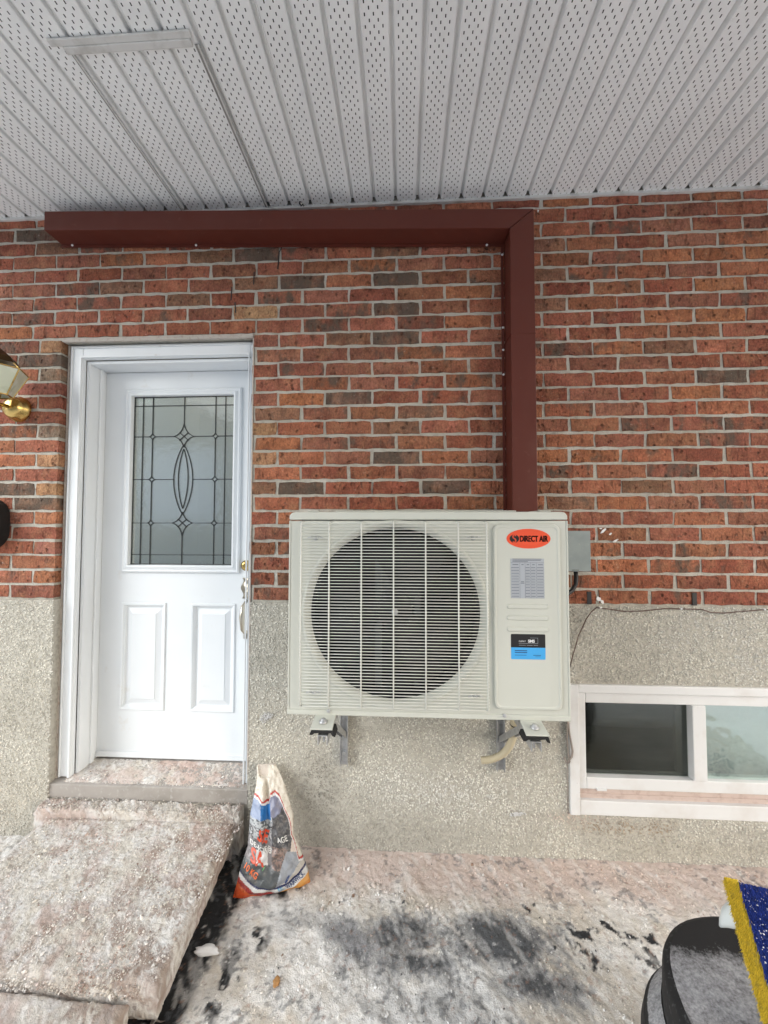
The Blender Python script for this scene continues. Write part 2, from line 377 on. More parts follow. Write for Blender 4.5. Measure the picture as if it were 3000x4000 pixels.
# bricks that stand out in the wall (position on the wall, colour, dark flash)
MARK = [(-.755, 2.63, 'd'), (-.48, 2.69, 'h'), (-.37, 2.50, 'd'), (.04, 2.52, 'd'), (.06, 2.64, 'b'), (-.745, 2.37, 'd'), (-.33, 2.39, 'h'), (.07, 2.38, 'd'), (-.26, 2.31, 'h'), (.05, 2.31, 'h'),
        (-.31, 2.25, 'b'), (-.07, 2.25, 'd'), (-.33, 1.99, 'd'), (.07, 1.70, 'd'), (-.53, 1.57, 'd'), (.17, 1.57, 'd'), (-.03, 1.85, 'b'), (.0, 1.92, 'b'), (-.55, 1.92, 'b'),
        (1.1, 2.15, 'd'), (1.20, 2.21, 'b'), (.70, 2.20, 'h'), (1.35, 2.02, 'd'), (.63, 2.35, 'b'), (.63, 2.60, 'b'), (.63, 2.48, 'b'), (1.10, 1.86, 'h'), (1.30, 1.86, 'h'), (1.40, 1.80, 'h'), (1.2, 1.66, 'h'),
        (1.05, 1.59, 'b'), (1.40, 1.53, 'h'), (.72, 1.53, 'b'), (-1.78, 2.76, 'd'), (-1.69, 2.70, 'b'), (-1.40, 2.70, 'h'), (-1.61, 2.50, 'h'), (-1.33, 2.49, 'b'), (-.95, 2.62, 'b'), (-.75, 2.49, 'b'), (-1.45, 2.41, 'h'),
        (-1.05, 2.42, 'b'), (-1.82, 2.28, 'h'), (-1.73, 2.15, 'd'), (-1.65, 2.15, 'g'), (-1.65, 1.87, 'g'), (-1.80, 1.60, 'd'), (-1.75, 1.47, 'd'), (-.64, 2.38, 't'), (-.64, 1.72, 't'), (-.64, 2.23, 'p'), (-.64, 1.85, 't'), (-.64, 1.58, 'b'),
        (-1.66, 2.26, 't'), (-1.66, 1.73, 't'), (-1.66, 1.60, 't'), (-1.66, 1.45, 'o'), (-1.66, 2.02, 'p'), (-1.66, 1.33, 'p'), (-.5, 1.15, 'b')]
for q in lay: q += [random.choice(REDS), random.random()**2.2*.56]
for mx_, mz, c in MARK:
    q = min(lay, key=lambda q: abs(q[0]-mx_)+2.5*abs(q[1]-mz))
    q[5], q[6] = {'d': ((.17, .105, .078), .70), 'h': ((.27, .10, .068), .58), 'b': ((.225, .118, .076), .34), 'g': ((.24, .18, .13), .35), 't': ((.42, .24, .13), .05), 'p': ((.33, .13, .095), .1), 'o': ((.36, .15, .08), 0.)}[c]
CP = Vector((0, -1.70, 1.395))
def seen(q):
    d = Vector((q[0], 0, q[1]))-CP; dep = d.dot(fwd); px = 1500+1500*d.dot(rgt)/dep; py = 2000-1500*d.dot(upv)/dep
    a = q[2]*.057/dep**2
    if px < -60 or px > 3060 or py < 730: return 0
    if 1150 < px < 2200 and py > 1990: return 0
    if 200 < px < 2080 and 830 < py < 940: return a*.15
    if 2000 < px < 2080: a *= .4
    return a
vis = sorted(range(len(lay)), key=lambda k: -seen(lay[k])); top = set(vis[:300])
restV, restF, restT = [], [], []
for k, q in enumerate(lay):
    xc, zc, wd, half, row, colr, al = q; xc += random.uniform(-.002, .002); zc += random.uniform(-.0016, .0016)
    k_ = random.uniform(.88, 1.2); c = tuple(min(1, v*k_*m_*random.uniform(.97, 1.03)) for v, m_ in zip(colr, (1.0, 1.01, 1.0)))
    yy = random.uniform(-.002, .0015); rot = random.uniform(-.006, .006)
    L0 = (LEN/2 if half else LEN)-JN; sxx = wd/L0
    if k in top:
        ob = bpy.data.objects.new('brick', random.choice(HALFM if half else FULLM)); COL.objects.link(ob); ob.parent = wall
        ob.location = (xc, yy, zc); ob.scale = (sxx, 1, 1); ob.rotation_euler = (0, rot, 0); ob.color = (*c, al)
    elif abs(xc) < 2.45:
        V, F = random.choice(HALF if half else FULL); n = len(restV)
        restV += [(x*sxx+xc, y+yy, z+zc) for x, y, z in V]; restF += [tuple(i+n for i in f) for f in F]; restT += [(*c, al)]*len(V)
me = bpy.data.meshes.new('brick_infill'); me.from_pydata(restV, [], restF); me.materials.append(BRICK_V)
a = me.color_attributes.new('tint', 'FLOAT_COLOR', 'POINT'); a.data.foreach_set('color', np.array(restT, np.float32).ravel())
tag(link('brick_infill', me, wall), kind='stuff')
# stair-step crack over the door, weep holes in the lowest course, scraped paint flecks
mb = MB()
for pts in ([(-.548, 2.735), (-.553, 2.69), (-.572, 2.655), (-.575, 2.60), (-.578, 2.575)], [(-.688, 2.565), (-.690, 2.505)], [(-.792, 2.497), (-.795, 2.435)], [(-.776, 2.425), (-.772, 2.375)]):
    for (x0, z0), (x1, z1) in zip(pts, pts[1:]): mb.add([(x0-.0028, -.0035, z0), (x0+.0025, -.0035, z0), (x1+.0025, -.0035, z1), (x1-.0028, -.0035, z1)], [(0, 1, 2, 3)])
mb.build('crack', BLK, wall)
mb = MB()
for x in (.792, 1.225): mb.box(x-.009, x+.009, -.0032, .004, Zb+.004, Zb+.058)
mb.build('weep_hole', BLK, wall)
mb = MB()
for x, z, a_, b_, t in ((.855, 1.375, .022, .006, .5), (.885, 1.362, .010, .005, .4), (.905, 1.332, .018, .006, .35), (.845, 1.385, .008, .005, 0), (.83, 1.085, .012, .016, .4), (.845, 1.072, .010, .012, .1), (.60, 2.80, .006, .008, 0)):
    mb.prism([(x+a_*.7*math.cos(u)*random.uniform(.5, 1.2)*math.cos(t)-b_*math.sin(u)*math.sin(t), z+a_*math.cos(u)*math.sin(t)+b_*.7*math.sin(u)*random.uniform(.5, 1.2)) for u in np.linspace(0, 6.28, 11)[:-1]], -.005, .0)
mb.build('paint_fleck', WHT, wall)

# foundation, pebble-dashed
WX0, WX1, WZ0, WZ1 = .696, 2.05, .187, .725
mb = MB()
mb.box(-4, XL+.004, -.006, .30, -.1, Zb-.004); mb.box(XR, WX0, .002, .30, -.1, Zb-.004); mb.box(WX0, WX1, .002, .30, -.1, WZ0); mb.box(WX0, WX1, .002, .30, WZ1, Zb-.004); mb.box(WX1, 4, .002, .30, -.1, Zb-.004)
mb.box(XL+.004, XR, .004, .30, -.1, .17)
fnd = mb.build('foundation_wall', STUCCO, house)
n = 84000
x = rng.uniform(-2.35, 2.0, n); z = rng.uniform(-.02, Zb-.004, n)
def okp(x, z): return ~(((x > XL+.012) & (x < XR+.004)) | ((x > WX0-.002) & (x < WX1) & (z > WZ0-.004) & (z < WZ1+.004)))
kp = okp(x, z); x = x[kp]; z = z[kp]; n = len(x)
s = .0028 + .0030*rng.random(n)**1.5
oc = np.array([(1, 0, 0), (-1, 0, 0), (0, 1, 0), (0, -1, 0), (0, 0, 1), (0, 0, -1)], float); of = np.array([(0, 2, 4), (2, 1, 4), (1, 3, 4), (3, 0, 4), (2, 0, 5), (1, 2, 5), (3, 1, 5), (0, 3, 5)])
def scatter(P, S, sq=(1, .7, .75), jit=.35):
    n = len(P); q = rng.normal(size=(n, 4)); q /= np.linalg.norm(q, axis=1)[:, None]; a, b, c, d = q.T
    Rm = np.stack([np.stack([1-2*(c*c+d*d), 2*(b*c-a*d), 2*(b*d+a*c)], 1), np.stack([2*(b*c+a*d), 1-2*(b*b+d*d), 2*(c*d-a*b)], 1), np.stack([2*(b*d-a*c), 2*(c*d+a*b), 1-2*(b*b+c*c)], 1)], 1)
    base = oc[None]*np.array(sq)*(1+jit*rng.uniform(-1, 1, (n, 6, 1)))
    V = np.einsum('nij,nkj->nki', Rm, base)*S[:, None, None]+P[:, None, :]
    F = of[None]+6*np.arange(n)[:, None, None]; return V.reshape(-1, 3), F.reshape(-1, 3)
yb = np.where(x < XL+.02, -.007, .001)+rng.uniform(-.001, .001, n)
V, F = scatter(np.stack([x, yb, z], 1), s)
pc = np.empty((n, 3)); pc[:] = (.70, .685, .625)
def blotch(k, colr): pc[:] = pc*(1-k[:, None])+np.array(colr)*k[:, None]  # blends in stains and other tone blotches
f1, f2, f3 = fbm(x, z, 2.6, 801), fbm(x, z, 9, 811), fbm(x, z, 30, 821)
blotch(sst(.50, .72, f1*.6+f2*.4)*.6, (.70, .69, .66)); blotch(sst(.52, .70, fbm(x+9, z, 4, 831)*.6+f2*.4)*.5, (.45, .43, .37))
gz = lambda cx, cz, rx, rz: np.exp(-(((x-cx)/rx)**2+((z-cz)/rz)**2))
blotch(np.clip(gz(-.37, .24, .10, .16)*1.3*(.5+f2), 0, 1)*.75, (.25, .235, .20)); blotch(np.clip(gz(-.05, .06, .5, .07)*1.3*(.4+f2), 0, 1)*.6, (.34, .32, .27))  # first blotch: darker area on the wall right of the bag
blotch(np.clip(gz(1.0, .135, .30, .03)*1.6*sst(.4, .6, f2), 0, 1)*.7, (.36, .27, .19)); blotch(np.clip(gz(1.3, .06, .6, .05)*(.4+f3), 0, 1)*.5, (.40, .36, .28)); blotch(np.clip(gz(.72, .17, .12, .02)*1.4, 0, 1)*.6, (.50, .38, .33))
blotch(np.clip(gz(-1.75, .12, .2, .12)*(.4+f2), 0, 1)*.5, (.42, .37, .31)); blotch(np.clip(gz(.10, .26, .22, .07)*1.3*(.3+f2), 0, 1)*.5, (.74, .74, .735)); blotch(np.clip(gz(.73, 1.0, .06, .08)*(.5+f2), 0, 1)*.6, (.22, .21, .19))
tag(link('pebble_dash', npmesh('pebble_dash', V, F, PEBBLE, np.repeat(pc, 6, 0)), fnd), kind='stuff')
for xc, zc, rx, rz in ((-.608, .551, .030, .024), (.479, .178, .034, .008)):
    m_ = 110; q_ = rng.normal(size=(m_, 2))*.5; q_ = q_[np.hypot(*q_.T) < 1.]; m_ = len(q_)
    V, F = scatter(np.stack([xc+q_[:, 0]*rx+q_[:, 1]*rx*.3, np.full(m_, -.0045), zc+q_[:, 1]*rz], 1), .0022+.0035*rng.random(m_), (1, .5, .9)); tag(link('snow_smear', npmesh('snow_smear', V, F, SMEAR), fnd), kind='stuff')

# soffit: strips with real slots
PER = .0975; Y0, Y1 = -3.2, .0; ZS = 2.866; YP = -1.15
def strip_mesh(zoff=0.):
    V, F = [], []; sw = .0036; cols = [.0085, .0215, .0345, .0475, .0605]
    xs = [0.]
    for c in cols: xs += [c-sw/2, c+sw/2]
    xs += [.0750]
    p = .0277; ns = int((Y1-YP-.012)/p); ys = []
    y = Y1
    ylist = [Y1-.008]
    for k in range(ns):
        b = Y1-.008-k*p; ylist += [b-.0025, b-.0025-.0080, b-.0025-.01385, b-.0025-.01385-.0080]
    ylist.append(Y0); nx, ny = len(xs), len(ylist)
    for yy in ylist:
        for xx in xs: V.append((xx, yy, zoff))
    for j in range(ny-1):
        for i in range(nx-1):
            if j < ny-2:
                k = j % 4; slot = i % 2 == 1; ci = i//2
                if slot and ((k == 1 and ci % 2 == 0) or (k == 3 and ci % 2 == 1)): continue
            F.append((j*nx+i, (j+1)*nx+i, (j+1)*nx+i+1, j*nx+i+1))
    for xa, za, xb, zb in ((.0750, 0, .0785, .0022), (.0785, .0022, .0790, .017), (.0790, .017, .0880, .017), (.0880, .017, .0950, -.0014), (.0950, -.0014, PER, 0)):
        b = len(V); V += [(xa, Y1-.018, za+zoff), (xb, Y1-.018, zb+zoff), (xb, Y0, zb+zoff), (xa, Y0, za+zoff)]; F.append((b, b+3, b+2, b+1))
    me = bpy.data.meshes.new('soffit_panel'); me.from_pydata(V, [], F); me.materials.append(SOFFIT); return me
mb = MB(); mb.box(-2.65, 3.6, Y0-.03, .0, ZS+.03, ZS+.06); sof = mb.build('soffit', ATTIC, house)
tag(sof, 'white perforated metal soffit')
SM = strip_mesh()
for k in range(-25, 35):
    ob = bpy.data.objects.new('soffit_panel', SM); COL.objects.link(ob); ob.parent = sof
    ob.location = (-.036-.0845+PER*k, 0, ZS + random.uniform(-.0006, .0006)); ob.rotation_euler = (0, random.uniform(-.004, .004), 0)
mb = MB()
mb.box(-4, 4, -.012, -.0105, ZS-.010, ZS+.002); mb.box(-4, 4, -.013, .004, ZS-.0125, ZS-.010)
mb.build('wall_channel', SOFTRIM, sof)
# access hatch: slightly dropped frame
mb = MB(); mb.box(-1.075, -.632, -.650, -.632, ZS-.010, ZS-.0035); mb.box(-1.040, -.640, -.632, -.612, ZS-.013, ZS-.002); mb.build('hatch_rail', SOFTRIM, sof, bevel=.002)
for xa, xb in ((-1.034, -1.023), (-.636, -.623)):
    mb = MB(); mb.box(xa, xb-.005, -.612, -.014, ZS-.004, ZS-.0012); mb.build('hatch_trim', HATCHGAP, sof)
    mb = MB(); mb.box(xb-.004, xb, -.612, -.014, ZS-.009, ZS-.0012); mb.build('hatch_edge', SOFTRIM, sof)
mb = MB(); mb.tube([(-.468, -.03, ZS+.004), (-.470, -.036, ZS-.012), (-.463, -.034, ZS-.022), (-.455, -.03, ZS-.012), (-.452, -.03, ZS-.02)], .0035, 6); mb.build('soffit_clip', BLK, sof)
mb = MB(); mb.box(-2.66, 3.6, Y0-.06, .3, ZS+.065, ZS+.20); mb.box(-2.66, 3.6, Y0-.06, Y0-.033, ZS-.06, ZS+.064); mb.build('roof', SOFTRIM, house)

# ---- door
door = MB().uframe(-1.597, -.692, .238, 2.258, .065, .022, .066, .034, .056).build('door_frame', TRIMW, house, bevel=.004)
tag(door, 'white door frame with grooved brick moulding')
mb = MB()
mb.uframe(-1.586, -.700, .238, 2.246, .004, .003, .004, .026, .034)
mb.uframe(-1.545, -.7165, .238, 2.205, .010, .006, .010, .026, .034); mb.build('moulding_bead', TRIMW, door, bevel=.002)
mb = MB(); mb.box(-1.5315, -1.516, .0565, .200, .235, 2.19); mb.box(-.722, -.700, .0565, .2, .235, 2.19); mb.box(-1.516, -.722, .0565, .2, 2.19-.015, 2.19)
mb.box(-1.515, -1.505, .115, .135, .25, 2.175); mb.build('door_jamb', TRIMW, door, bevel=.002)
mb = MB(); mb.box(-1.600, -.69, -.002, .012, 2.2585, 2.277); mb.box(-1.608, -1.5975, .034, .05, .2, 2.258); mb.box(-.6915, -.686, .0, .02, .3, 2.258); mb.build('caulk_line', CAULK, door)
# slab with the glazed opening (boxes butted), then panels
DX0, DX1, DZ0, DZ1, DY = -1.5145, -.7225, .272, 2.172, .160
mb = MB()
gx0, gx1, gz0, gz1 = -1.385, -.825, 1.182, 2.068
mb.box(DX0, gx0, DY, DY+.04, DZ0, DZ1); mb.box(gx1, DX1, DY, DY+.04, DZ0, DZ1); mb.box(gx0, gx1, DY, DY+.04, gz1, DZ1)
PANS = [(-1.402, -1.176, .490, 1.012), (-1.047, -.825, .490, 1.012)]
mb.box(gx0, gx1, DY, DY+.04, 1.012, gz0); mb.box(gx0, gx1, DY, DY+.04, DZ0, .490); mb.box(-1.176, -1.047, DY, DY+.04, .490, 1.012)
for p in PANS: pass
slab = mb.build('door_slab', WHITE, door)
for p in PANS:
    mb = MB(); e = (p[0]-.002, p[1]+.002, p[2]-.002, p[3]+.002)
    mb.mitre(e, [(0, DY-.001), (.004, DY-.006), (.012, DY-.005), (.016, DY+.001), (.024, DY+.010), (.030, DY+.0105), (.052, DY+.003), (.0545, DY+.0005)])
    b = len(mb.v)-4; mb.f.append((b, b+1, b+2, b+3)); mb.build('raised_panel', WHITE, door)
mb = MB(); mb.mitre((-1.405, -.806, 1.163, 2.086), [(0, DY-.001), (.001, DY-.010), (.008, DY-.014), (.013, DY-.011), (.017, DY-.012), (.029, DY-.018), (.036, DY-.017), (.0385, DY+.012)])
mb.build('glazing_frame', WHITE, door)
GX0, GX1, GZ0, GZ1 = -1.3675, -.8445, 1.2005, 2.0495
mb = MB(); mb.box(GX0-.002, GX1+.002, DY+.008, DY+.012, GZ0-.002, GZ1+.002); mb.build('glass_pane', DGLASS, door)
# leaded pattern (u across, v down)
gp = lambda u, v: (GX0+(GX1-GX0)*u, GZ1-(GZ1-GZ0)*v)
mb = MB()
def came(pts, wd=.0029):
    P = [gp(*p) for p in pts]; n = len(P); Lf, Rt = [], []
    for i, (x, z) in enumerate(P):
        xa, za = P[max(i-1, 0)]; xb, zb = P[min(i+1, n-1)]; d = math.hypot(xb-xa, zb-za) or 1; nx, nz = -(zb-za)/d*wd/2, (xb-xa)/d*wd/2
        Lf.append((x+nx, z+nz)); Rt.append((x-nx, z-nz))
    for i in range(n-1):
        q = [Lf[i], Lf[i+1], Rt[i+1], Rt[i]]; mb.add([(x, DY+.0035, z) for x, z in q]+[(x, DY+.0075, z) for x, z in q], [(0, 1, 2, 3), (0, 4, 5, 1), (2, 6, 7, 3), (1, 5, 6, 2), (0, 3, 7, 4)])
def arc(p0, p1, c, n=7): # quadratic bend through control c
    return [((1-t)**2*p0[0]+2*t*(1-t)*c[0]+t*t*p1[0], (1-t)**2*p0[1]+2*t*(1-t)*c[1]+t*t*p1[1]) for t in np.linspace(0, 1, n)]
va, vb, vc = .241, .497, .755; ua, ub = .187, .81
for u in (.09, .907): came([(u, 0), (u, 1)])
for v in (.056, .942): came([(0, v), (1, v)])
du, dv = .032, .019
for v in (va, vb, vc):
    came([(0, v), (ua-du, v)]); came([(ub+du, v), (1, v)])
    if v == vb: came([(ua+du, v), (.407, v)]); came([(.593, v), (ub-du, v)])
    else: came([(ua+du, v), (.405, v)]); came([(.595, v), (ub-du, v)])
for u in (ua, ub):
    for a_, b_ in ((0, va-dv), (va+dv, vb-dv), (vb+dv, vc-dv), (vc+dv, 1)): came([(u, a_), (u, b_)])
    for v in (va, vb, vc):
        for sx in (-1, 1):
            for sz in (-1, 1): came(arc((u+sx*du, v), (u, v+sz*dv), (u+sx*.008, v+sz*.005), 5), .003)
for v, o in ((va, 1), (vc, -1)):
    came([(.5, 0 if o > 0 else 1), (.5, v-o*.075)])
    for sx in (-1, 1):
        came(arc((.5+sx*.1, v), (.5, v-o*.075), (.5+sx*.022, v-o*.012)), .0033); came(arc((.5+sx*.1, v), (.5, v+o*.065), (.5+sx*.024, v+o*.012)), .0033)
        came([(.5+sx*.045, v-.024), (.5-sx*.045, v+.024)], .0033)
for hw, t0, t1 in ((.094, va+.05, vc-.05), (.048, va+.075, vc-.085)):
    for sx in (-1, 1): came([(.5+sx*hw*math.sin(math.pi*t)**.8, t0+(t1-t0)*t) for t in np.linspace(0, 1, 19)], .0028)
came([(.002, .003), (.998, .003), (.998, .997), (.002, .997), (.002, .003)], .005)
mb.build('lead_came', LEAD, door)
# what stands behind the glass
mb = MB(); mb.box(-1.65, -.6, 1.25, 1.28, .2, 2.6); mb.box(-1.65, -1.62, .31, 1.25, .2, 2.6); mb.box(-.63, -.6, .31, 1.25, .2, 2.6); mb.box(-1.62, -.63, .31, 1.25, .2, .23); mb.build('hallway', mat('hall_wall', (.72, .66, .54), .8), house)
# strip at the foot, threshold, lock set
mb = MB(); mb.box(DX0+.002, DX1, DY-.008, DY-.001, .262, .272+.016); mb.box(DX0+.002, DX1, DY-.011, DY-.008, .266, .272); mb.build('door_sweep', TRIMW, door, bevel=.002)
mb = MB(); mb.lathe((-.772, DY-.001, 1.200), [(.026, 0), (.026, -.006), (.020, -.010), (.019, -.016), (.012, -.017), (.001, -.017)], 24); mb.build('deadbolt', BRASS, door, smooth=True)
mb = MB(); mb.prism([(-.790+.007*math.sin(t*9)*(1 if 0 < t < 1 else 0), 1.04+.10*t) for t in np.linspace(0, 1, 13)]+[(-.745, 1.14), (-.745, 1.04)], DY-.007, DY-.001)
mb.tube([(-.765, DY-.008, 1.03), (-.769, DY-.045, 1.01), (-.770, DY-.052, .96), (-.769, DY-.045, .90), (-.766, DY-.02, .875), (-.766, DY-.008, .86)], [.008, .009, .013, .010, .008, .008], 10)
mb.prism([(-.780, .845), (-.750, .845), (-.750, .89), (-.780, .88)], DY-.006, DY-.001); mb.build('door_handle', NICKEL, door, smooth=True)
mb = MB(); mb.add([(XL-.004, .000, .168), (XR+.004, .000, .168), (XR+.004, .000, .232), (XL-.004, .000, .226), (XL-.004, .170, .252), (XR+.004, .170, .258), (XL-.004, .17, .16), (XR+.004, .17, .16)], [(0, 1, 2, 3), (3, 2, 5, 4), (0, 3, 4, 6), (1, 7, 5, 2), (0, 6, 7, 1)])
mb.build('door_sill', CONC, door, bevel=.004)

# ---- basement window
win = MB().build('basement_window', WINW, house) if False else None
mb = MB(); mb.box(WX0, .737, -.012, .06, WZ0, WZ1); mb.box(.7375, WX1, -.010, .06, .690, WZ1); mb.box(.7375, WX1, -.008, .06, WZ0, .246)
win = mb.build('basement_window', WINW, house, bevel=.003)
tag(win, 'white sliding basement window')
mb = MB(); mb.box(.738, .770, .002, .06, .288, .6895); mb.box(.7702, WX1, .002, .06, .6455, .6895); mb.box(.7702, WX1, .002, .06, .288, .336); mb.build('window_frame', WINW, win, bevel=.003)
mb = MB(); mb.box(1.203, 1.257, -.004, .05, .3365, .645); mb.build('mullion', WINW, win, bevel=.003)
mb = MB(); mb.box(.7375, WX1, .010, .06, .2465, .2875); mb.box(.7375, WX1, .004, .010, .262, .268); mb.build('sill_track', PINKDUST, win)
mb = MB(); mb.box(.810, .850, -.004, .012, .284, .294); mb.build('weep_cover', WINW, win, bevel=.002)
mb = MB(); mb.box(.772, 1.2025, .030, .033, .336, .6455); mb.build('screen_pane', SCREEN, win)
mb = MB(); mb.box(.771, .778, .034, .05, .337, .645); mb.box(1.160, 1.2025, .034, .05, .337, .645); mb.box(.778, 1.160, .034, .05, .337, .352); mb.box(.778, 1.16, .034, .05, .636, .645); mb.build('inner_sash', mat('sash_dark', (.06, .055, .045), .6), win)
mb = MB(); mb.box(1.258, WX1, .020, .023, .336, .6455); mb.build('glass_pane', WGLASS, win)
mb = MB(); mb.box(1.2, WX1, .10, .11, .30, .68); mb.build('inner_blind', mat('pale_blind', (.30, .38, .37), .7, mott=[(5, 3, (.22, .28, .28), .45, .6, (1, 1, 2))]), win)
mb = MB(); mb.box(.66, 2.1, .9, .92, .1, .9); mb.box(.66, .68, .301, .9, .1, .9); mb.box(2.08, 2.1, .301, .9, .1, .9); mb.box(.68, 2.08, .301, .9, .08, .1); mb.box(.68, 2.08, .301, .9, .9, .92); mb.build('basement_room', mat('basement_dark', (.10, .10, .08), .9, mott=[(6, 4, (.22, .21, .17), .52, .7, (.4, 1, 3))]), house)

# ------------------------------------------------------------------ ground
def gcol(x, y):
    n1 = fbm(x, y, 5, 11); n2 = fbm(x, y, 22, 31); n3 = fbm(x, y, 90, 51, 3); n4 = fbm(x, y, 2.2, 71)
    st = fbm(x*1.0+y*.5, y*.35-x*.2, 30, 91)                       # scraped streaks
    white = np.array([.82, .805, .78]); pink = np.array([.60, .49, .44]); wet_and_shade = np.array([.035, .037, .04]); grey = np.array([.25, .25, .26]); tan = np.array([.645, .595, .525])
    c = np.empty(x.shape+(3,)); c[:] = tan
    def over(k, colr): c[:] = c*(1-k[..., None])+colr*k[..., None]
    big = fbm(x+.04*n2, y*1.3+.04*n3, 3.2, 15); sm = fbm(x*.8+y*.55, y*.5-x*.25, 16, 95)
    over(sst(.42, .60, big*.5+sm*.3+n2*.2), white); over(sst(.50, .72, n4*.6+sm*.4)*.55, np.array([.46, .44, .42]))
    over(sst(.52, .68, n3*.6+n2*.4)*.22, np.array([.42, .40, .36])); over(sst(.56, .68, fbm(x*.8+y*.55, y*.5-x*.25, 60, 97))*.45, white*1.06)
    g = lambda cx, cy, rx, ry: np.exp(-(((x-cx)/rx)**2+((y-cy)/ry)**2))
    over(sst(-.26, -.13, y+.12*(n1-.5)+.06*(n2-.5))*sst(-.62, -.4, x)*sst(.35, .6, n2*.35+.42)*.9, pink)
    over(np.clip(g(-.22, -.36, .30, .09)*1.2*sst(.34, .60, n1*.4+sm*.6), 0, 1)*.9, grey)
    over(np.clip(g(.02, -.52, .22, .07)*1.2*sst(.42, .66, sm), 0, 1)*.45, grey)
    P1 = np.maximum(g(.29, -.34, .20, .085), .75*g(.05, -.42, .16, .05)); P1 = np.maximum(P1, .7*g(.0, -.33, .18, .07)); P1 = np.maximum(P1, .7*g(.40, -.46, .16, .05))
    kk = P1*.46+fbm(x*.85+y*.5, y*.75-x*.3, 10, 171)*.30+fbm(x, y, 40, 175)*.20+fbm(x*.85+y*.4, y*.8-x*.3, 110, 179, 3)*.22
    over(sst(.44, .58, kk)*.8, np.array([.25, .25, .255])); over(sst(.57, .70, kk)*.88, wet_and_shade*2.2)
    rd = np.exp(-((y+.27+1.15*(x-.14)+.02*(n2-.5))/.012)**2)*sst(.10, .14, x)*sst(.30, .25, x); over(rd*sst(.35, .55, n3)*.9, np.array([.66, .62, .58]))
    dk = g(.70, -.27, .022, .016)*1.4+g(.67, -.285, .02, .010)*1.2+g(.45, -.22, .05, .02)*.9+g(.80, -.30, .06, .02)*.8+g(.60, -.31, .04, .03)*.7+g(.77, -.36, .05, .03)*.7+g(.60, -.40, .05, .03)*.6
    hf = fbm(x*.85+y*.5, y*.7-x*.3, 55, 161)
    dk = dk+.5*g(.62, -.30, .22, .10)+.35*g(.95, -.42, .2, .15); over(sst(.60, .68, np.minimum(dk, 1)*.26+hf*.72)*sst(.05, .25, dk), wet_and_shade)
    over(sst(.60, .68, hf)*sst(.45, .6, n4)*.6, wet_and_shade*4)
    # gutter wetness, plus shade beside the landing and under the bag painted black
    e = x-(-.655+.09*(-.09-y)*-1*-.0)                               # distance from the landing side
    gut_wet_shade = np.exp(-(np.clip(x+.650+.06*(y+.1)*-1, 0, 9)/.060)**2)*sst(.30, .5, n2*.5+.25+.15*n1)*(x > -.9)*sst(-.95, -.6, y+.3)
    gut_wet_shade = np.maximum(gut_wet_shade, g(-.50, -.19, .13, .05)*sst(.3, .5, n2)); gut_wet_shade = np.maximum(gut_wet_shade, .8*g(-.50, -.37, .10, .06)*sst(.46, .56, n2)); gut_wet_shade = np.maximum(gut_wet_shade, .9*g(-.55, -.50, .06, .12)*sst(.45, .56, n2))
    over(sst(.25, .75, gut_wet_shade*(.6+.8*n3)), wet_and_shade*.6)
    over(sst(.70, .78, n3*.5+n2*.5)*.7, white*1.08); over(sst(.57, .7, st)*.35, white)
    over(sst(.60, .68, fbm(x, y, 70, 131, 3)*.6+sm*.4)*.55, wet_and_shade*3)
    over(sst(.72, .78, fbm(x, y, 90, 141, 3))*.4, np.array([.30, .15, .09]))
    return np.clip(c, .01, .85)
def ghei(x, y):
    return .014*(fbm(x, y, 6, 11)-.5)+.012*(fbm(x*.8+y*.55, y*.5-x*.25, 34, 31)-.5)+.006*(fbm(x, y, 105, 51, 2)-.5)
NX, NY = 900, 250
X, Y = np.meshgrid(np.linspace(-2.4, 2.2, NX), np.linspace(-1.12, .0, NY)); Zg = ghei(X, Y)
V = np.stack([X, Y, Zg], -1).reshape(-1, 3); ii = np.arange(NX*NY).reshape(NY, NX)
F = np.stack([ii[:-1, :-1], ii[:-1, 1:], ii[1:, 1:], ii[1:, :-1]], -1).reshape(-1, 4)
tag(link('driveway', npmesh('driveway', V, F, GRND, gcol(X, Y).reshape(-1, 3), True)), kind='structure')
mb = MB(); mb.add([(-60, -60, -.03), (60, -60, -.03), (60, 30, -.03), (-60, 30, -.03)], [(0, 1, 2, 3)]); tag(mb.build('ground', FARSNOW), kind='structure')

# salt grains and snow crumbs lying on the ground
n = 17000; x = rng.uniform(-.66, 1.6, n); y = -.02-.80*rng.random(n)
dens = fbm(x, y, 9, 211)*.6+fbm(x, y, 30, 221)*.4+.25*np.exp(-((y+.205+.03*np.sin(x*17))/.03)**2)*(x < .15); kp = dens > .46; x, y = x[kp], y[kp]; n = len(x)
s = (.0014+.0036*rng.random(n)**3+.005*(rng.random(n) > .988))*(1+.8*np.exp(-((y+.205+.03*np.sin(x*17))/.03)**2)*(x < .15))
V, F = scatter(np.stack([x, y, ghei(x, y)+s*.15], 1), s, jit=.5)
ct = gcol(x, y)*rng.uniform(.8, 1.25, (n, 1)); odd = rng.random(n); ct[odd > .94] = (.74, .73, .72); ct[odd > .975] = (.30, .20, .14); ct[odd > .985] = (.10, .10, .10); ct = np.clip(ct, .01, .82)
tag(link('salt_and_snow_crumbs', npmesh('crumbs', V, F, GRAINS, np.repeat(ct, 6, 0))), kind='stuff')

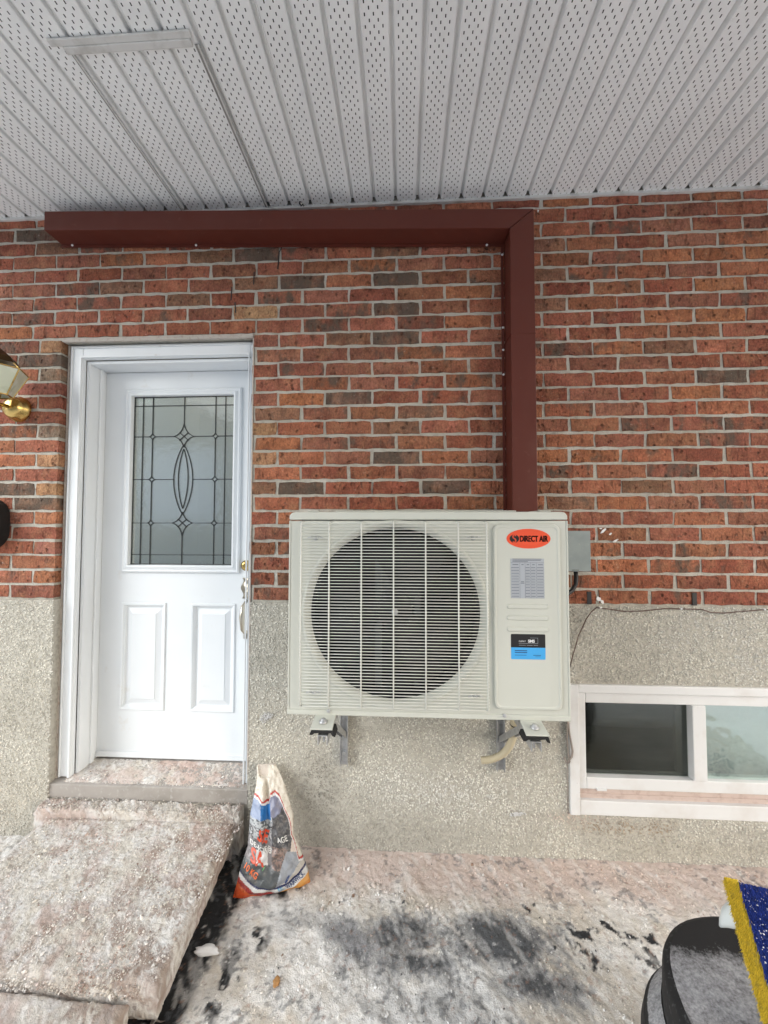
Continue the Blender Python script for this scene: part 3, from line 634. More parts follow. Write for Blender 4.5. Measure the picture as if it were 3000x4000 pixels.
# ------------------------------------------------------------------ concrete landing in front of the door
def scol(x, y):
    n1 = fbm(x, y, 7, 311); n2 = fbm(x, y, 26, 331); n3 = fbm(x, y, 110, 351, 3); st = fbm(x*.9+y*.6, y*.35-x*.2, 34, 391)
    c = np.empty(x.shape+(3,)); c[:] = (.63, .595, .535)
    def over(k, colr): c[:] = c*(1-k[..., None])+np.array(colr)*k[..., None]
    sm = fbm(x*.8+y*.55, y*.5-x*.25, 20, 395); sm2 = fbm(x*.8+y*.55, y*.5-x*.25, 62, 397)
    over(sst(.40, .66, n1*.4+sm*.6)*.8, (.74, .73, .715)); over(sst(.48, .64, fbm(x, y, 5, 371)*.5+sm*.5)*.75, (.47, .35, .305))
    over(sst(.52, .70, sm2*.6+fbm(x, y, 6, 373)*.4)*.6, (.29, .205, .165)); over(sst(.54, .68, fbm(x, y, 4.2, 377)*.6+sm*.4)*.6, (.36, .24, .19)); over(sst(.52, .64, fbm(x*.8+y*.55, y*.5-x*.25, 48, 399))*.5, (.76, .755, .75)); over(sst(.54, .68, fbm(x, y, 150, 353, 3))*.42, (.31, .26, .22)); over(sst(-.80, -.70, x)*sst(.45, .6, fbm(x, y, 14, 379)*.6+n3*.4)*.7, (.30, .22, .18))
    return np.clip(c, .02, .85)
def slab_obj(name, c, top, rad, drop, und, nx, ny, parent=None, org=None, amp=.010, kind=None):
    """c: corners back-left, back-right, front-right, front-left; rounded, undercut edges."""
    def prof(n, L):
        t = list(np.linspace(rad/L, 1-rad/L, n)); d = [0.]*n
        for k in range(1, 5):
            th = k/4*math.pi/2; t.append(1-rad/L+rad/L*math.sin(th)); d.append(rad*(1-math.cos(th))); t.insert(0, rad/L-rad/L*math.sin(th)); d.insert(0, rad*(1-math.cos(th)))
        for q, i_ in [(k_/12, max(0., (k_/12-.45)/.55)) for k_ in range(1, 13)]:
            t.append(1-und/L*i_); d.append(rad+(drop-rad)*q); t.insert(0, und/L*i_); d.insert(0, rad+(drop-rad)*q)
        return np.array(t), np.array(d)
    c = np.array(c, float); Lx = np.linalg.norm(c[1]-c[0]); Ly = np.linalg.norm(c[3]-c[0])
    u, du_ = prof(nx, Lx); v, dv_ = prof(ny, Ly); U, Vv = np.meshgrid(u, v); D = np.maximum(*np.meshgrid(du_, dv_))
    P = (c[0]*((1-U)*(1-Vv))[..., None]+c[1]*(U*(1-Vv))[..., None]+c[2]*(U*Vv)[..., None]+c[3]*((1-U)*Vv)[..., None])
    x, y = P[..., 0], P[..., 1]; w_ = fbm(x, y, 9, 401)-.5
    xs_, ys_ = x*.8+y*.55, y*.5-x*.25
    z = top-D+amp*w_*(D < rad*1.2)+amp*1.3*(fbm(xs_, ys_, 38, 411)-.5)+amp*.9*(fbm(x, y, 115, 421, 2)-.5)
    z = np.maximum(z, -.02); zz = z*4
    jx = .010*(fbm(x+zz, y+zz, 14, 431)-.5)+.008*(fbm(x+zz, y-zz, 60, 433)-.5); edge = (D > rad*.3)
    P2 = np.stack([x+jx*edge, y+jx*edge*.8, z], -1); sh = P2.shape[:2]; ii = np.arange(sh[0]*sh[1]).reshape(sh)
    F = np.stack([ii[:-1, :-1], ii[1:, :-1], ii[1:, 1:], ii[:-1, 1:]], -1).reshape(-1, 4)
    o = np.array(org); me = npmesh(name, P2.reshape(-1, 3)-o, F, GRND, scol(x+z*1.7, y-z*.9).reshape(-1, 3), True)
    return link(name, me, parent, org)
land = empty('door_landing', (-1.1, -.3, 0))
tag(land, 'rough concrete landing slab crusted with salt and snow, in front of the white door', 'landing')
slab_obj('landing_slab', [(-1.555, -.062), (-.722, -.045), (-.672, -.640), (-1.50, -.617)], .135, .022, .155, .05, 230, 170, land, (-1.1, -.3, 0), .006)
slab_obj('lower_slab', [(-1.50, -.632), (-.745, -.652), (-.728, -1.25), (-1.46, -1.25)], .108, .014, .13, .004, 150, 80, land, (-1.1, -.3, 0), .008)
slab_obj('back_ledge', [(-1.62, .0), (-.70, .0), (-.70, -.055), (-1.60, -.070)], .172, .016, .19, .004, 200, 20, land, (-1.1, -.3, 0), .018)
Xs, Ys = np.meshgrid(np.linspace(-1.545, -.705, 260), np.linspace(.008, .150, 46)); Zs = .2300+.155*Ys+.010*(fbm(Xs, Ys, 22, 461)-.42)+.007*(fbm(Xs, Ys, 90, 467, 2)-.4)-.012*sst(.022, .006, Ys)
ii = np.arange(Xs.size).reshape(Xs.shape); Fs = np.stack([ii[:-1, :-1], ii[:-1, 1:], ii[1:, 1:], ii[1:, :-1]], -1).reshape(-1, 4); kc = sst(.42, .6, fbm(Xs, Ys, 8, 477))[..., None]
tag(link('sill_crust', npmesh('sill_crust', np.stack([Xs+1.1, Ys+.3, Zs], -1).reshape(-1, 3), Fs, GRND, (scol(Xs, Ys)*(1-.5*kc)+np.array((.56, .42, .37))*.5*kc).reshape(-1, 3), True), land, (-1.1, -.3, 0)), kind='stuff')
n = 13000; x = rng.uniform(-1.52, -.685, n); y = rng.uniform(-.63, -.05, n)
kp = fbm(x, y, 14, 511) > .40; x, y = x[kp], y[kp]; z = np.full(len(x), .135)+.006*(fbm(x, y, 9, 401)-.5)+.008*(fbm(x*.8+y*.55, y*.5-x*.25, 38, 411)-.5)
m2 = 2600; xe = rng.uniform(-1.6, -.72, m2); ke = rng.random(m2); ye = np.where(ke < .5, -.064+.006*rng.random(m2), -.632-.010*rng.random(m2)); ze = np.where(ke < .5, rng.uniform(.138, .172, m2), rng.uniform(.10, .132, m2))
n2 = 3200; xs = rng.uniform(-1.56, -.70, n2); ys = rng.uniform(.01, .150, n2); xs2 = rng.uniform(-1.58, -.70, 1800); ys2 = rng.uniform(-.065, -.004, 1800)
x = np.r_[x, xs, xs2, xe]; y = np.r_[y, ys, ys2, ye]; z = np.r_[z, .231+.15*ys, np.full(1800, .172)+rng.uniform(-.004, .006, 1800), ze]; n = len(x)
s = .0014+.0034*rng.random(n)**3+.005*(rng.random(n) > .992)
V, F = scatter(np.stack([x, y, z+s*.2], 1)-np.array((-1.1, -.3, 0)), s, jit=.5)
ct = scol(x, y)*rng.uniform(.82, 1.2, (n, 1)); odd = rng.random(n); ct[odd > .955] = (.72, .71, .69); ct[odd > .985] = (.25, .16, .12)
tag(link('salt_crust', npmesh('salt_crust', V, F, GRAINS, np.repeat(ct, 6, 0)), land), kind='stuff')
def lump(name, loc, rx, ry, rz, m, lab, cat, seed):
    bm = bmesh.new(); bmesh.ops.create_icosphere(bm, subdivisions=3, radius=1); r = random.Random(seed); ph = [r.uniform(0, 6) for _ in range(6)]
    for v in bm.verts:
        k = 1+.16*math.sin(v.co.x*4+ph[0])*math.cos(v.co.y*3+ph[1])+.10*math.sin(v.co.y*7+v.co.z*5+ph[2])+r.uniform(-.04, .04); v.co = Vector((v.co.x*rx*k, v.co.y*ry*k, v.co.z*rz*k))
    me = bpy.data.meshes.new(name); bm.to_mesh(me); bm.free(); me.materials.append(m); me.polygons.foreach_set('use_smooth', [True]*len(me.polygons))
    return tag(link(name, me, None, loc), lab, cat)
lump('ice_chunk', (-.640, -.432, .016), .040, .016, .012, SNOWW, 'white flat chunk of ice lying by the landing edge', 'ice chunk', 1)
lump('stone', (-.388, -.498, .007), .010, .014, .008, mat('orange_stone', (.42, .22, .08), .7), 'small orange-brown stone on the snowy driveway in front of the salt bag', 'stone', 2)

# ------------------------------------------------------------------ red line cover
cov = empty('pipe_cover', (.5, 0, 1.53)); tag(cov, 'dark red metal pipe cover running along the wall top and down to the unit', 'pipe cover')
def ztop(x): return 2.812-(x+1.615)/2.163*.080
xl, xr = -1.617, .548; mb = MB()
F0, B0 = -.1, -.001
zb_l, zb_r = ztop(xl)-.088, ztop(xr)-.083
mb.add([(xl, F0, ztop(xl)), (xr, F0, ztop(xr)), (xr-.102, F0, zb_r+.0025), (xl, F0, zb_l),
        (xl, B0, ztop(xl)), (xr, B0, ztop(xr)), (xr-.102, B0, zb_r+.0025), (xl, B0, zb_l)],
       [(0, 1, 2, 3), (4, 7, 6, 5), (0, 4, 5, 1), (3, 2, 6, 7), (0, 3, 7, 4), (1, 5, 6, 2)]); mb.build('cover_run', DUCT, cov, bevel=.0025)
mb = MB(); b2 = .002
mb.add([(xr-.102+b2, F0-.0006, zb_r), (xr, F0-.0006, ztop(xr)-b2), (xr, F0-.0006, 1.40), (xr-.102, F0-.0006, 1.40),
        (xr-.102+b2, B0, zb_r), (xr, B0, ztop(xr)-b2), (xr, B0, 1.40), (xr-.102, B0, 1.40)],
       [(0, 1, 2, 3), (4, 7, 6, 5), (0, 4, 5, 1), (3, 2, 6, 7), (0, 3, 7, 4), (1, 5, 6, 2)]); mb.build('cover_drop', DUCT, cov, bevel=.0025)
mb = MB()
mb.add([(xl+.0, -.012, zb_l-.001), (xr-.104, -.012, zb_r+.0015), (xr-.104, -.012, zb_r-.012), (xl, -.012, zb_l-.0145), (xl+.0, -.009, zb_l-.001), (xr-.104, -.009, zb_r+.0015), (xr-.104, -.009, zb_r-.012), (xl, -.009, zb_l-.0145)],
       [(0, 1, 2, 3), (4, 7, 6, 5), (0, 4, 5, 1), (3, 2, 6, 7), (0, 3, 7, 4), (1, 5, 6, 2)])
mb.box(xr-.116, xr-.1045, -.010, -.007, 1.45, zb_r-.013); mb.build('fixing_flange', DUCT, cov)
mb = MB()
mb.box(xr-.104, xr+.0012, F0-.0022, B0, 2.195, 2.199); mb.build('cover_joint', DUCT, cov, bevel=.001)
for x_, z_ in ((-1.56, zb_l-.008), (-.96, zb_l-.030), (.37, zb_r-.004)):
    mb = MB(); mb.lathe((x_, -.013, z_), [(.005, 0), (.005, -.003), (.001, -.004)], 10); mb.build('screw', WHT, cov)
for z_ in (2.60, 2.27, 2.17, 2.06):
    mb = MB(); mb.lathe((xr-.110, -.011, z_), [(.0045, 0), (.0045, -.003), (.001, -.004)], 10); mb.build('screw', WHT, cov)

# ------------------------------------------------------------------ wall brackets
def bracket(x, lab):
    b = empty('wall_bracket', (x, 0, .37)); tag(b, lab, 'bracket', 'steel brackets carrying the outdoor unit')
    mb = MB(); mb.box(x-.017, x+.017, -.012, -.009, .364, .76); mb.box(x-.017, x-.014, -.03, -.0125, .364, .76); mb.box(x+.014, x+.017, -.03, -.0125, .364, .76); mb.build('upright', ZINC, b, bevel=.001)
    mb = MB(); mb.box(x-.016, x+.016, -.470, -.031, .728, .731); mb.box(x-.016, x-.013, -.47, -.031, .700, .7275); mb.box(x+.013, x+.016, -.47, -.031, .7, .7275); mb.build('arm', ZINC, b, bevel=.001)
    mb = MB(); P = [Vector((x, -.018, .49)), Vector((x, -.34, .705))]; d = (P[1]-P[0]).normalized(); nn_ = Vector((0, -d.z, d.y)) * .011
    for sx in (-.011, .008):
        q = [P[0]-nn_, P[1]-nn_, P[1]+nn_, P[0]+nn_]; mb.add([(v.x+sx, v.y, v.z) for v in q]+[(v.x+sx+.003, v.y, v.z) for v in q], [(0, 1, 2, 3), (4, 7, 6, 5), (0, 4, 5, 1), (1, 5, 6, 2), (2, 6, 7, 3), (3, 7, 4, 0)])
    q = [P[0]-nn_, P[1]-nn_]; mb.add([(x-.008, q[0].y, q[0].z), (x+.008, q[0].y, q[0].z), (x+.008, q[1].y, q[1].z), (x-.008, q[1].y, q[1].z)], [(0, 1, 2, 3)])
    mb.build('brace', ZINC, b)
    mb = MB(); mb.lathe((x-.001, -.0125, .418), [(.012, 0), (.012, -.003), (.007, -.004), (.007, -.010), (.001, -.010)], 12); mb.build('anchor_bolt', ZINC, b)
    # rubber isolator saddle under the foot
    mb = MB(); mb.prism([(x-.042, .733), (x-.036, .7475), (x+.036, .7475), (x+.042, .728), (x+.032, .731), (x+.026, .740), (x+.010, .738), (x-.010, .740), (x-.026, .738), (x-.032, .733)], -.474, -.425); mb.build('rubber_pad', RUBBER, b, bevel=.002)
    mb = MB(); mb.tube([(x, -.445, .70), (x, -.445, .76)], .004, 8); mb.tube([(x-.016, -.43, .715), (x-.014, -.43, .732)], .004, 8); mb.build('bolt', ZINC, b)
    return b
bracket(-.258, 'left galvanised wall bracket, nearer the door, under the air conditioner'); bracket(.408, 'right galvanised wall bracket, behind the drain hose, under the air conditioner')

# ------------------------------------------------------------------ outdoor unit
AX0, AX1, AZ0, AZ1, AF, AB = -.392, .541, .767, 1.4165, -.400, -.075
ac = empty('outdoor_unit', (.075, -.24, .75)); tag(ac, 'ivory wall-hung outdoor air conditioner with a round fan grille', 'air conditioner')
FC = (-.031, 1.100); RH = .311
mb = MB()
# front sheet: square sheet with round hole, then the side shell
n = 96; rect = []
fx0, fx1 = AX0+.006, .290
for k in range(n):
    t = 2*math.pi*k/n; c_, s_ = math.cos(t), math.sin(t)
    tx = ((fx1 if c_ > 0 else fx0)-FC[0])/c_ if abs(c_) > 1e-6 else 9e9; tz = ((AZ1-.004 if s_ > 0 else AZ0+.012)-FC[1])/s_ if abs(s_) > 1e-6 else 9e9
    q = min(tx, tz); rect.append((FC[0]+c_*q, FC[1]+s_*q))
V_ = [(FC[0]+RH*math.cos(2*math.pi*k/n), AF, FC[1]+RH*math.sin(2*math.pi*k/n)) for k in range(n)]+[(x, AF, z) for x, z in rect]
mb.add(V_, [(k, (k+1) % n, n+(k+1) % n, n+k) for k in range(n)])
for cx_, cz_ in ((fx0, AZ0+.012), (fx1, AZ0+.012), (fx1, AZ1-.004), (fx0, AZ1-.004)):
    o_ = sorted(range(n), key=lambda k: (rect[k][0]-cx_)**2+(rect[k][1]-cz_)**2)[:2]; mb.add([(cx_, AF, cz_)]+[(rect[k][0], AF, rect[k][1]) for k in sorted(o_)], [(0, 1, 2)])
mb.add([(fx1, AF, AZ0+.012), (AX1-.006, AF, AZ0+.012), (AX1-.006, AF, AZ1-.004), (fx1, AF, AZ1-.004)], [(0, 1, 2, 3)])
mb.build('front_panel', ACW, ac)
mb = MB()
mb.box(AX0, AX0+.0055, AF+.002, AB, AZ0, AZ1-.003); mb.box(AX1-.0055, AX1, AF+.002, AB, AZ0, AZ1-.003); mb.box(AX0+.006, AX1-.006, AB-.003, AB, AZ0, AZ1-.003)
mb.box(AX0, AX0+.0055, AF-.0022, AF+.0018, AZ0+.004, AZ1-.004)
mb.box(AX1-.0055, AX1, AF-.0022, AF+.0018, AZ0+.004, AZ1-.004); mb.build('casing', ACW, ac, bevel=.002)
mb = MB(); mb.box(AX0-.0015, AX1+.0015, AF-.003, AB, AZ0-.006, AZ0+.0115); mb.build('base_pan', ACW, ac, bevel=.003)
mb = MB(); mb.lathe((FC[0], AF, FC[1]), [(RH+.004, .0), (RH+.001, -.005), (RH-.006, -.006), (RH-.012, .000), (RH-.018, .004), (RH-.021, .012), (.2885, .016), (.2875, .020)], 96); mb.build('fan_shroud', ACW, ac, smooth=True)
mb = MB(); mb.lathe((FC[0], AF, FC[1]), [(.2870, .019), (.2885, .024), (.2885, .10)], 64); mb.build('fan_duct', COIL, ac, smooth=True)
mb = MB(); mb.box(AX0+.006, .289, AF+.14, AF+.145, AZ0+.02, AZ1-.01); mb.box(AX0+.007, AX0+.01, AF+.03, AF+.14, AZ0+.02, AZ1-.01); mb.box(.285, .289, AF+.03, AF+.14, AZ0+.02, AZ1-.01); mb.box(AX0+.01, .285, AF+.03, AF+.139, AZ0+.013, AZ0+.018); mb.box(AX0+.01, .285, AF+.03, AF+.139, AZ1-.012, AZ1-.007)
mb.build('coil', COIL, ac)
mb = MB()
for xx in (-.105, .040): mb.box(xx, xx+.022, AF+.115, AF+.138, AZ0+.03, AZ1-.02)
mb.box(-.083, .040, AF+.128, AF+.138, 1.10, 1.39); mb.build('motor_bracket', MOTORM, ac)
for k in range(3):
    mb = MB(); V_, F_ = [], []
    for i in range(9):
        for j in range(7):
            r_ = .05+.222*i/8; th = k*2*math.pi/3+.5+(j/6)*(1.25-.15*abs(i/8-.5))+.35*i/8
            V_.append((FC[0]+r_*math.cos(th), AF+.050+.055*j/6+.01*math.sin(i), FC[1]+r_*math.sin(th)))
    F_ = [(i*7+j, i*7+j+1, (i+1)*7+j+1, (i+1)*7+j) for i in range(8) for j in range(6)]
    mb.add(V_, F_); mb.build('fan_blade', FANP, ac, smooth=True)
mb = MB(); mb.lathe((FC[0], AF, FC[1]), [(.062, .11), (.060, .050), (.050, .040), (.018, .036), (.012, .034), (.0005, .034)], 32); mb.build('fan_hub', FANP, ac, smooth=True)
mb = MB(); mb.lathe((FC[0], AF, FC[1]), [(.011, .034), (.011, .026), (.006, .024), (.006, .016), (.0005, .016)], 12); mb.build('hub_nut', ZINC, ac)
# wire grille: closely spaced wires over seven uprights
mb = MB(); gz0_, gz1_, gx0_, gx1_ = .7985, 1.4045, -.347, .274; NW = 60
for k in range(NW+1):
    z_ = gz0_+(gz1_-gz0_)*k/NW
    mb.tube([(gx0_-.004, AF-.010, z_), (gx0_+.004, AF-.0215, z_), (gx1_-.004, AF-.0215, z_), (gx1_+.004, AF-.010, z_)], .0015, 5)
mb.build('grille_wires', ACG, ac, smooth=True)
for xv in (-.344, -.249, -.141, -.034, .072, .179, .2715):
    mb = MB(); mb.tube([(xv, AF-.002, gz0_-.006), (xv, AF-.0245, gz0_), (xv, AF-.0245, gz1_), (xv, AF-.002, gz1_+.006)], .0027, 6); mb.build('grille_upright', ACG, ac, smooth=True)
for cx_, cz_ in ((-.298, 1.354), (.229, 1.355), (-.299, .841), (.232, .841)):
    mb = MB(); mb.tube([(cx_-.024, AF-.022, cz_+.002), (cx_-.014, AF-.023, cz_+.005), (cx_-.007, AF-.012, cz_), (cx_+.007, AF-.012, cz_), (cx_+.014, AF-.023, cz_+.005), (cx_+.024, AF-.022, cz_+.002)], .0022, 6)
    mb.lathe((cx_, AF-.012, cz_-.001), [(.0075, 0), (.0075, -.003), (.004, -.006), (.0003, -.006)], 12); mb.build('grille_clip', ZINC, ac)
for cx_, cz_ in ((-.251, .776), (.329, .776)):
    mb = MB(); mb.lathe((cx_, AF-.003, cz_), [(.007, 0), (.007, -.002), (.0045, -.003), (.0045, -.006), (.0003, -.006)], 6); mb.build('screw', ZINC, ac)
# service panel, raised and rounded
def rrect(x0, x1, z0, z1, r, n=6):
    P = []
    for cx_, cz_, a0 in ((x1-r, z1-r, 0), (x0+r, z1-r, 90), (x0+r, z0+r, 180), (x1-r, z0+r, 270)):
        for k in range(n+1): t = math.radians(a0+90*k/n); P.append((cx_+r*math.cos(t), cz_+r*math.sin(t)))
    return P
def loft(rings, cap=True):
    mb = MB(); n = len(rings[0][0]); b = 0
    for poly, y in rings: mb.v += [(x, y, z) for x, z in poly]
    for i in range(len(rings)-1):
        for k in range(n): a_ = i*n+k; c_ = i*n+(k+1) % n; mb.f.append((a_, c_, c_+n, a_+n))
    if cap: mb.f.append(tuple((len(rings)-1)*n+k for k in range(n)))
    return mb
PF = AF-.0085
R_ = lambda d: rrect(.2945+d, .5135-d, .7965+d, 1.4015-d, .022-d*.5)
loft([(R_(0), AF-.0003), (R_(.001), AF-.006), (R_(.003), PF), (R_(.008), PF-.0004), (R_(.012), PF+.0018), (R_(.016), PF+.002)]).build('service_panel', ACW, ac)
PY = PF+.002
for z_ in (1.131, 1.094, 1.057):
    rr = lambda d: rrect(.338+d, .474-d, z_-.008+d, z_+.008-d, .0078-d)
    loft([(rr(0), PY-.0002), (rr(.0022), PY-.0035), (rr(.004), PY-.004)]).build('panel_rib', ACW, ac, smooth=False)
# top cover
mb = MB(); x0, x1 = AX0+.004, AX1-.005
mb.prism([(x0-.003, AZ1-.001), (x1+.003, AZ1-.001), (x1+.003, 1.430), (x1-.006, 1.4405), (x1-.02, 1.4425), (x0+.02, 1.4425), (x0+.006, 1.4405), (x0-.003, 1.430)], AF-.006, AB); mb.build('top_cover', ACW, ac, bevel=.004, seg=3)
mb = MB()
for xa, xb in ((-.335, -.292), (-.235, .378), (.452, .492)): mb.box(xa, xb, AF+.01, AB-.05, 1.4428, 1.4475)
mb.build('cover_ridge', ACW, ac, bevel=.003)
# side handle / valve cover on the right
mb = MB(); mb.prism([(.5412, .800), (.565, .806), (.566, .985), (.560, 1.003), (.5412, 1.020)], -.34, -.14); mb.build('valve_cover', ACW, ac, bevel=.006)
# feet
for fx in (-.262, .412):
    sgn = -1 if fx < 0 else 1
    mb = MB(); mb.add([(fx-.034, -.385, .7615), (fx+.034, -.385, .7615), (fx+.036, -.472, .748), (fx-.036, -.472, .748), (fx-.034, -.385, .765), (fx+.034, -.385, .765), (fx+.036, -.472, .753), (fx-.036, -.472, .753)],
        [(0, 1, 2, 3), (4, 7, 6, 5), (0, 4, 5, 1), (1, 5, 6, 2), (2, 6, 7, 3), (3, 7, 4, 0)]); mb.build('foot', ACW, ac, bevel=.004)
    mb = MB(); mb.lathe((fx, -.440, .759), [(.014, 0), (.014, .003), (.008, .004), (.008, .010), (.0003, .011)], 16, 'z'); mb.build('foot_bolt', ZINC, ac, smooth=True)
# stickers: flat print on thin labels
def flat(pts, y, m, name, parent, th=.0005):
    mb = MB(); mb.prism(pts, y-th, y); return mb.build(name, m, parent)
LY = PY-.0002
logo = flat([(.411+.0715*math.cos(t), 1.3535+.0325*math.sin(t)) for t in np.linspace(0, 2*math.pi, 49)[:-1]], LY, RED, 'oval_badge', ac)
flat([(.411+.0715*math.cos(t), 1.3535+.0325*math.sin(t)) for t in np.linspace(0, 2*math.pi, 49)]+[(.411+.0700*math.cos(t), 1.3535+.0311*math.sin(t)) for t in np.linspace(2*math.pi, 0, 49)], LY-.0006, BLK, 'badge_rim', ac, .0002) if False else None
def letters(jobs, name, parent, m, y):
    mb = MB()
    for s_, x_, z_, size, sq, bold in jobs:
        V_, F_ = text_mesh(s_, size, sq, bold); mb.add([(x_+a_, y, z_+b_) for a_, b_ in V_], F_)
    return mb.build(name, m, parent)
letters([('DIRECT AIR', .3825+d_, 1.3440, .0275, .63, .0006) for d_ in (-.0006, 0, .0006)], 'lettering', logo, BLK, LY-.0008)
mb = MB(); mb.prism([(.365+.0155*math.cos(t), 1.3535+.0135*math.sin(t)) for t in np.linspace(0, 2*math.pi, 25)[:-1]], LY-.0009, LY-.0006); mb.build('swirl_mark', BLK, logo)
mb = MB()
sp = [(.365+.0045*math.cos(t)*(1 if t < math.pi else 1), 1.3535+.0067+.0062*math.sin(t)) for t in np.linspace(.3, math.pi*1.5, 10)]+[(.365+.0045*math.cos(t), 1.3535-.0062+.0062*math.sin(t)) for t in np.linspace(math.pi*.5, -math.pi*.85, 10)]
for (xa, za), (xb, zb) in zip(sp, sp[1:]):
    d = math.hypot(xb-xa, zb-za); nx, nz = -(zb-za)/d*.0021, (xb-xa)/d*.0021; mb.add([(xa+nx, LY-.0011, za+nz), (xb+nx, LY-.0011, zb+nz), (xb-nx, LY-.0011, zb-nz), (xa-nx, LY-.0011, za-nz)], [(0, 1, 2, 3)])
mb.build('swirl_line', RED, logo)
tb = flat([(.352, 1.158), (.4605, 1.158), (.4605, 1.288), (.352, 1.288)], LY, STG, 'data_label', ac)
mb = MB(); bar = lambda x0, x1, z, h, y=LY-.0008: mb.add([(x0, y, z-h/2), (x1, y, z-h/2), (x1, y, z+h/2), (x0, y, z+h/2)], [(0, 1, 2, 3)])
for k, (xa, xb) in enumerate(((.358, .452), (.358, .450), (.358, .408))): bar(xa, xb, 1.2865-.0042*k, .0016)
bar(.352, .4605, 1.2745, .0007)
cols_ = [(.354, .380), (.383, .397), (.400, .415), (.418, .433), (.437, .459)]
for xa, xb in cols_: bar(xa+.004, xb-.003, 1.268, .002)
for r in range(11):
    z_ = 1.2585-.0094*r
    for k, (xa, xb) in enumerate(cols_):
        if k == 1:
            continue
        bar(xa, xb-.001, z_, .0016); bar(xa-.002, xb+.001, z_-.0047, .0005)
bar(.385, .395, 1.212, .002); bar(.384, .396, 1.2075, .002)
for xv in (.3815, .3985, .4165, .435): mb.add([(xv, LY-.0008, 1.158), (xv+.0006, LY-.0008, 1.158), (xv+.0006, LY-.0008, 1.2745), (xv, LY-.0008, 1.2745)], [(0, 1, 2, 3)])
mb.build('table_print', INK, tb)
st_ = flat([(.3505, .9982), (.461, .9982)]+[(x, z) for x, z in rrect(.3505, .461, .97, 1.0415, .003)[:14]], LY, BLK, 'installer_label', ac)
flat([(x, z) for x, z in rrect(.3505, .461, .960, 1.00, .003)[14:]]+[(.461, .998), (.3505, .998)], LY, BLUE, 'label_lower_half', st_)
letters([('SMS', .4055, 1.0150, .0125, 1., .0005), ('CLIMAT', .3755, 1.0162, .0068, .95, 0)], 'lettering', st_, WHT, LY-.0008)
mb = MB(); bar(.3755, .437, 1.0115, .0008); bar(.376, .398, 1.0055, .0009); bar(.401, .42, 1.0055, .0009); bar(.423, .437, 1.0055, .0009); bar(.4365, .4372, 1.0205, .018); bar(.412, .437, 1.0295, .0007); mb.build('label_lines', STG, st_)
for q in ((.3625, .402, .9880, .0026), (.3625, .402, .9820, .0026), (.3625, .400, .9735, .0014), (.4215, .446, .9735, .0018), (.428, .445, .969, .0010)): mb = MB(); bar(*q); mb.build('small_print_line', NAVY, st_)

# ------------------------------------------------------------------ disconnect box, conduit, hose, cables
dbx = empty('disconnect_box', (.68, 0, 1.21)); tag(dbx, 'grey metal electrical box on the bricks beside the air conditioner', 'electrical box')
mb = MB(); mb.box(.58, .752, -.098, -.004, 1.214, 1.3735); mb.build('box_body', GREYBOX, dbx, bevel=.003)
mb = MB(); mb.box(.578, .7545, -.1025, -.0985, 1.2115, 1.3760); mb.build('box_cover', GREYBOX, dbx, bevel=.002)
mb = MB(); mb.box(.678, .706, -.1035, -.1030, 1.2165, 1.2185); mb.build('cover_latch', BLK, dbx)
mb = MB(); mb.tube([(.714, -.055, 1.212), (.716, -.055, 1.185), (.712, -.06, 1.155), (.695, -.065, 1.130), (.668, -.075, 1.115), (.620, -.09, 1.11), (.545, -.11, 1.11)], .0088, 10)
tag(mb.build('conduit', BLACKP, None, (.714, -.055, 1.21), smooth=True), 'black flexible conduit curving from the grey electrical box to the unit', 'conduit')
hz = empty('drain_hose', (.40, -.2, .70)); tag(hz, 'beige ribbed drain hose hanging under the unit', 'hose')
path = [(.392, -.27, .765), (.398, -.25, .720), (.408, -.225, .670), (.414, -.20, .620), (.413, -.175, .575), (.404, -.155, .535), (.386, -.14, .503), (.362, -.13, .482), (.335, -.125, .470), (.305, -.12, .464)]
pp = []
for i in range(len(path)-1):
    for t in np.linspace(0, 1, 13)[:-1]:
        p0 = Vector(path[max(i-1, 0)]); p1 = Vector(path[i]); p2 = Vector(path[i+1]); p3 = Vector(path[min(i+2, len(path)-1)])
        pp.append(.5*((2*p1)+(p2-p0)*t+(2*p0-5*p1+4*p2-p3)*t*t+(3*p1-p0-3*p2+p3)*t**3))
mb = MB(); mb.tube(pp, [.0125+(.0014 if k % 3 else -.0010) for k in range(len(pp))], 12); mb.build('hose_tube', HOSE, hz, smooth=True)
mb = MB(); mb.tube([(p.x, p.y, p.z) for p in pp[26:28]], .0150, 14); mb.tube([pp[26]+Vector((.013, -.004, .0)), pp[26]+Vector((.034, -.02, -.030))], .0016, 5); mb.build('zip_tie', BLK, hz)
mb = MB(); mb.tube([(.700, -.012, .79), (.716, -.012, .85), (.740, -.012, .93), (.772, -.012, .998), (.795, -.010, 1.030), (.818, -.009, 1.049), (.87, -.008, 1.043), (.93, -.008, 1.034), (1.0, -.008, 1.036), (1.10, -.008, 1.048), (1.2, -.008, 1.047), (1.25, -.008, 1.046), (1.285, -.009, 1.034), (1.34, -.008, 1.032), (1.42, -.008, 1.041), (1.52, -.008, 1.050), (1.7, -.008, 1.04)], .0023, 6)
cb = mb.build('telephone_cable', CABLE, None, (.8, -.01, 1.0), smooth=True); tag(cb, 'thin brown cable stapled along the foot of the bricks above the window', 'cable')
for xs_, zs_ in ((1.165, 1.049), (1.50, 1.05), (.835, 1.05)):
    mb = MB(); mb.box(xs_-.004, xs_+.004, -.012, -.002, zs_-.004, zs_+.003); mb.build('cable_clip', WHT, cb, bevel=.001)
mb = MB(); mb.tube([(.684, -.010, .74), (.686, -.011, .66), (.690, -.012, .59), (.694, -.014, .53), (.7005, -.018, .485), (.7045, -.02, .455), (.701, -.02, .432), (.690, -.016, .415), (.686, -.013, .40)], .0042, 7)
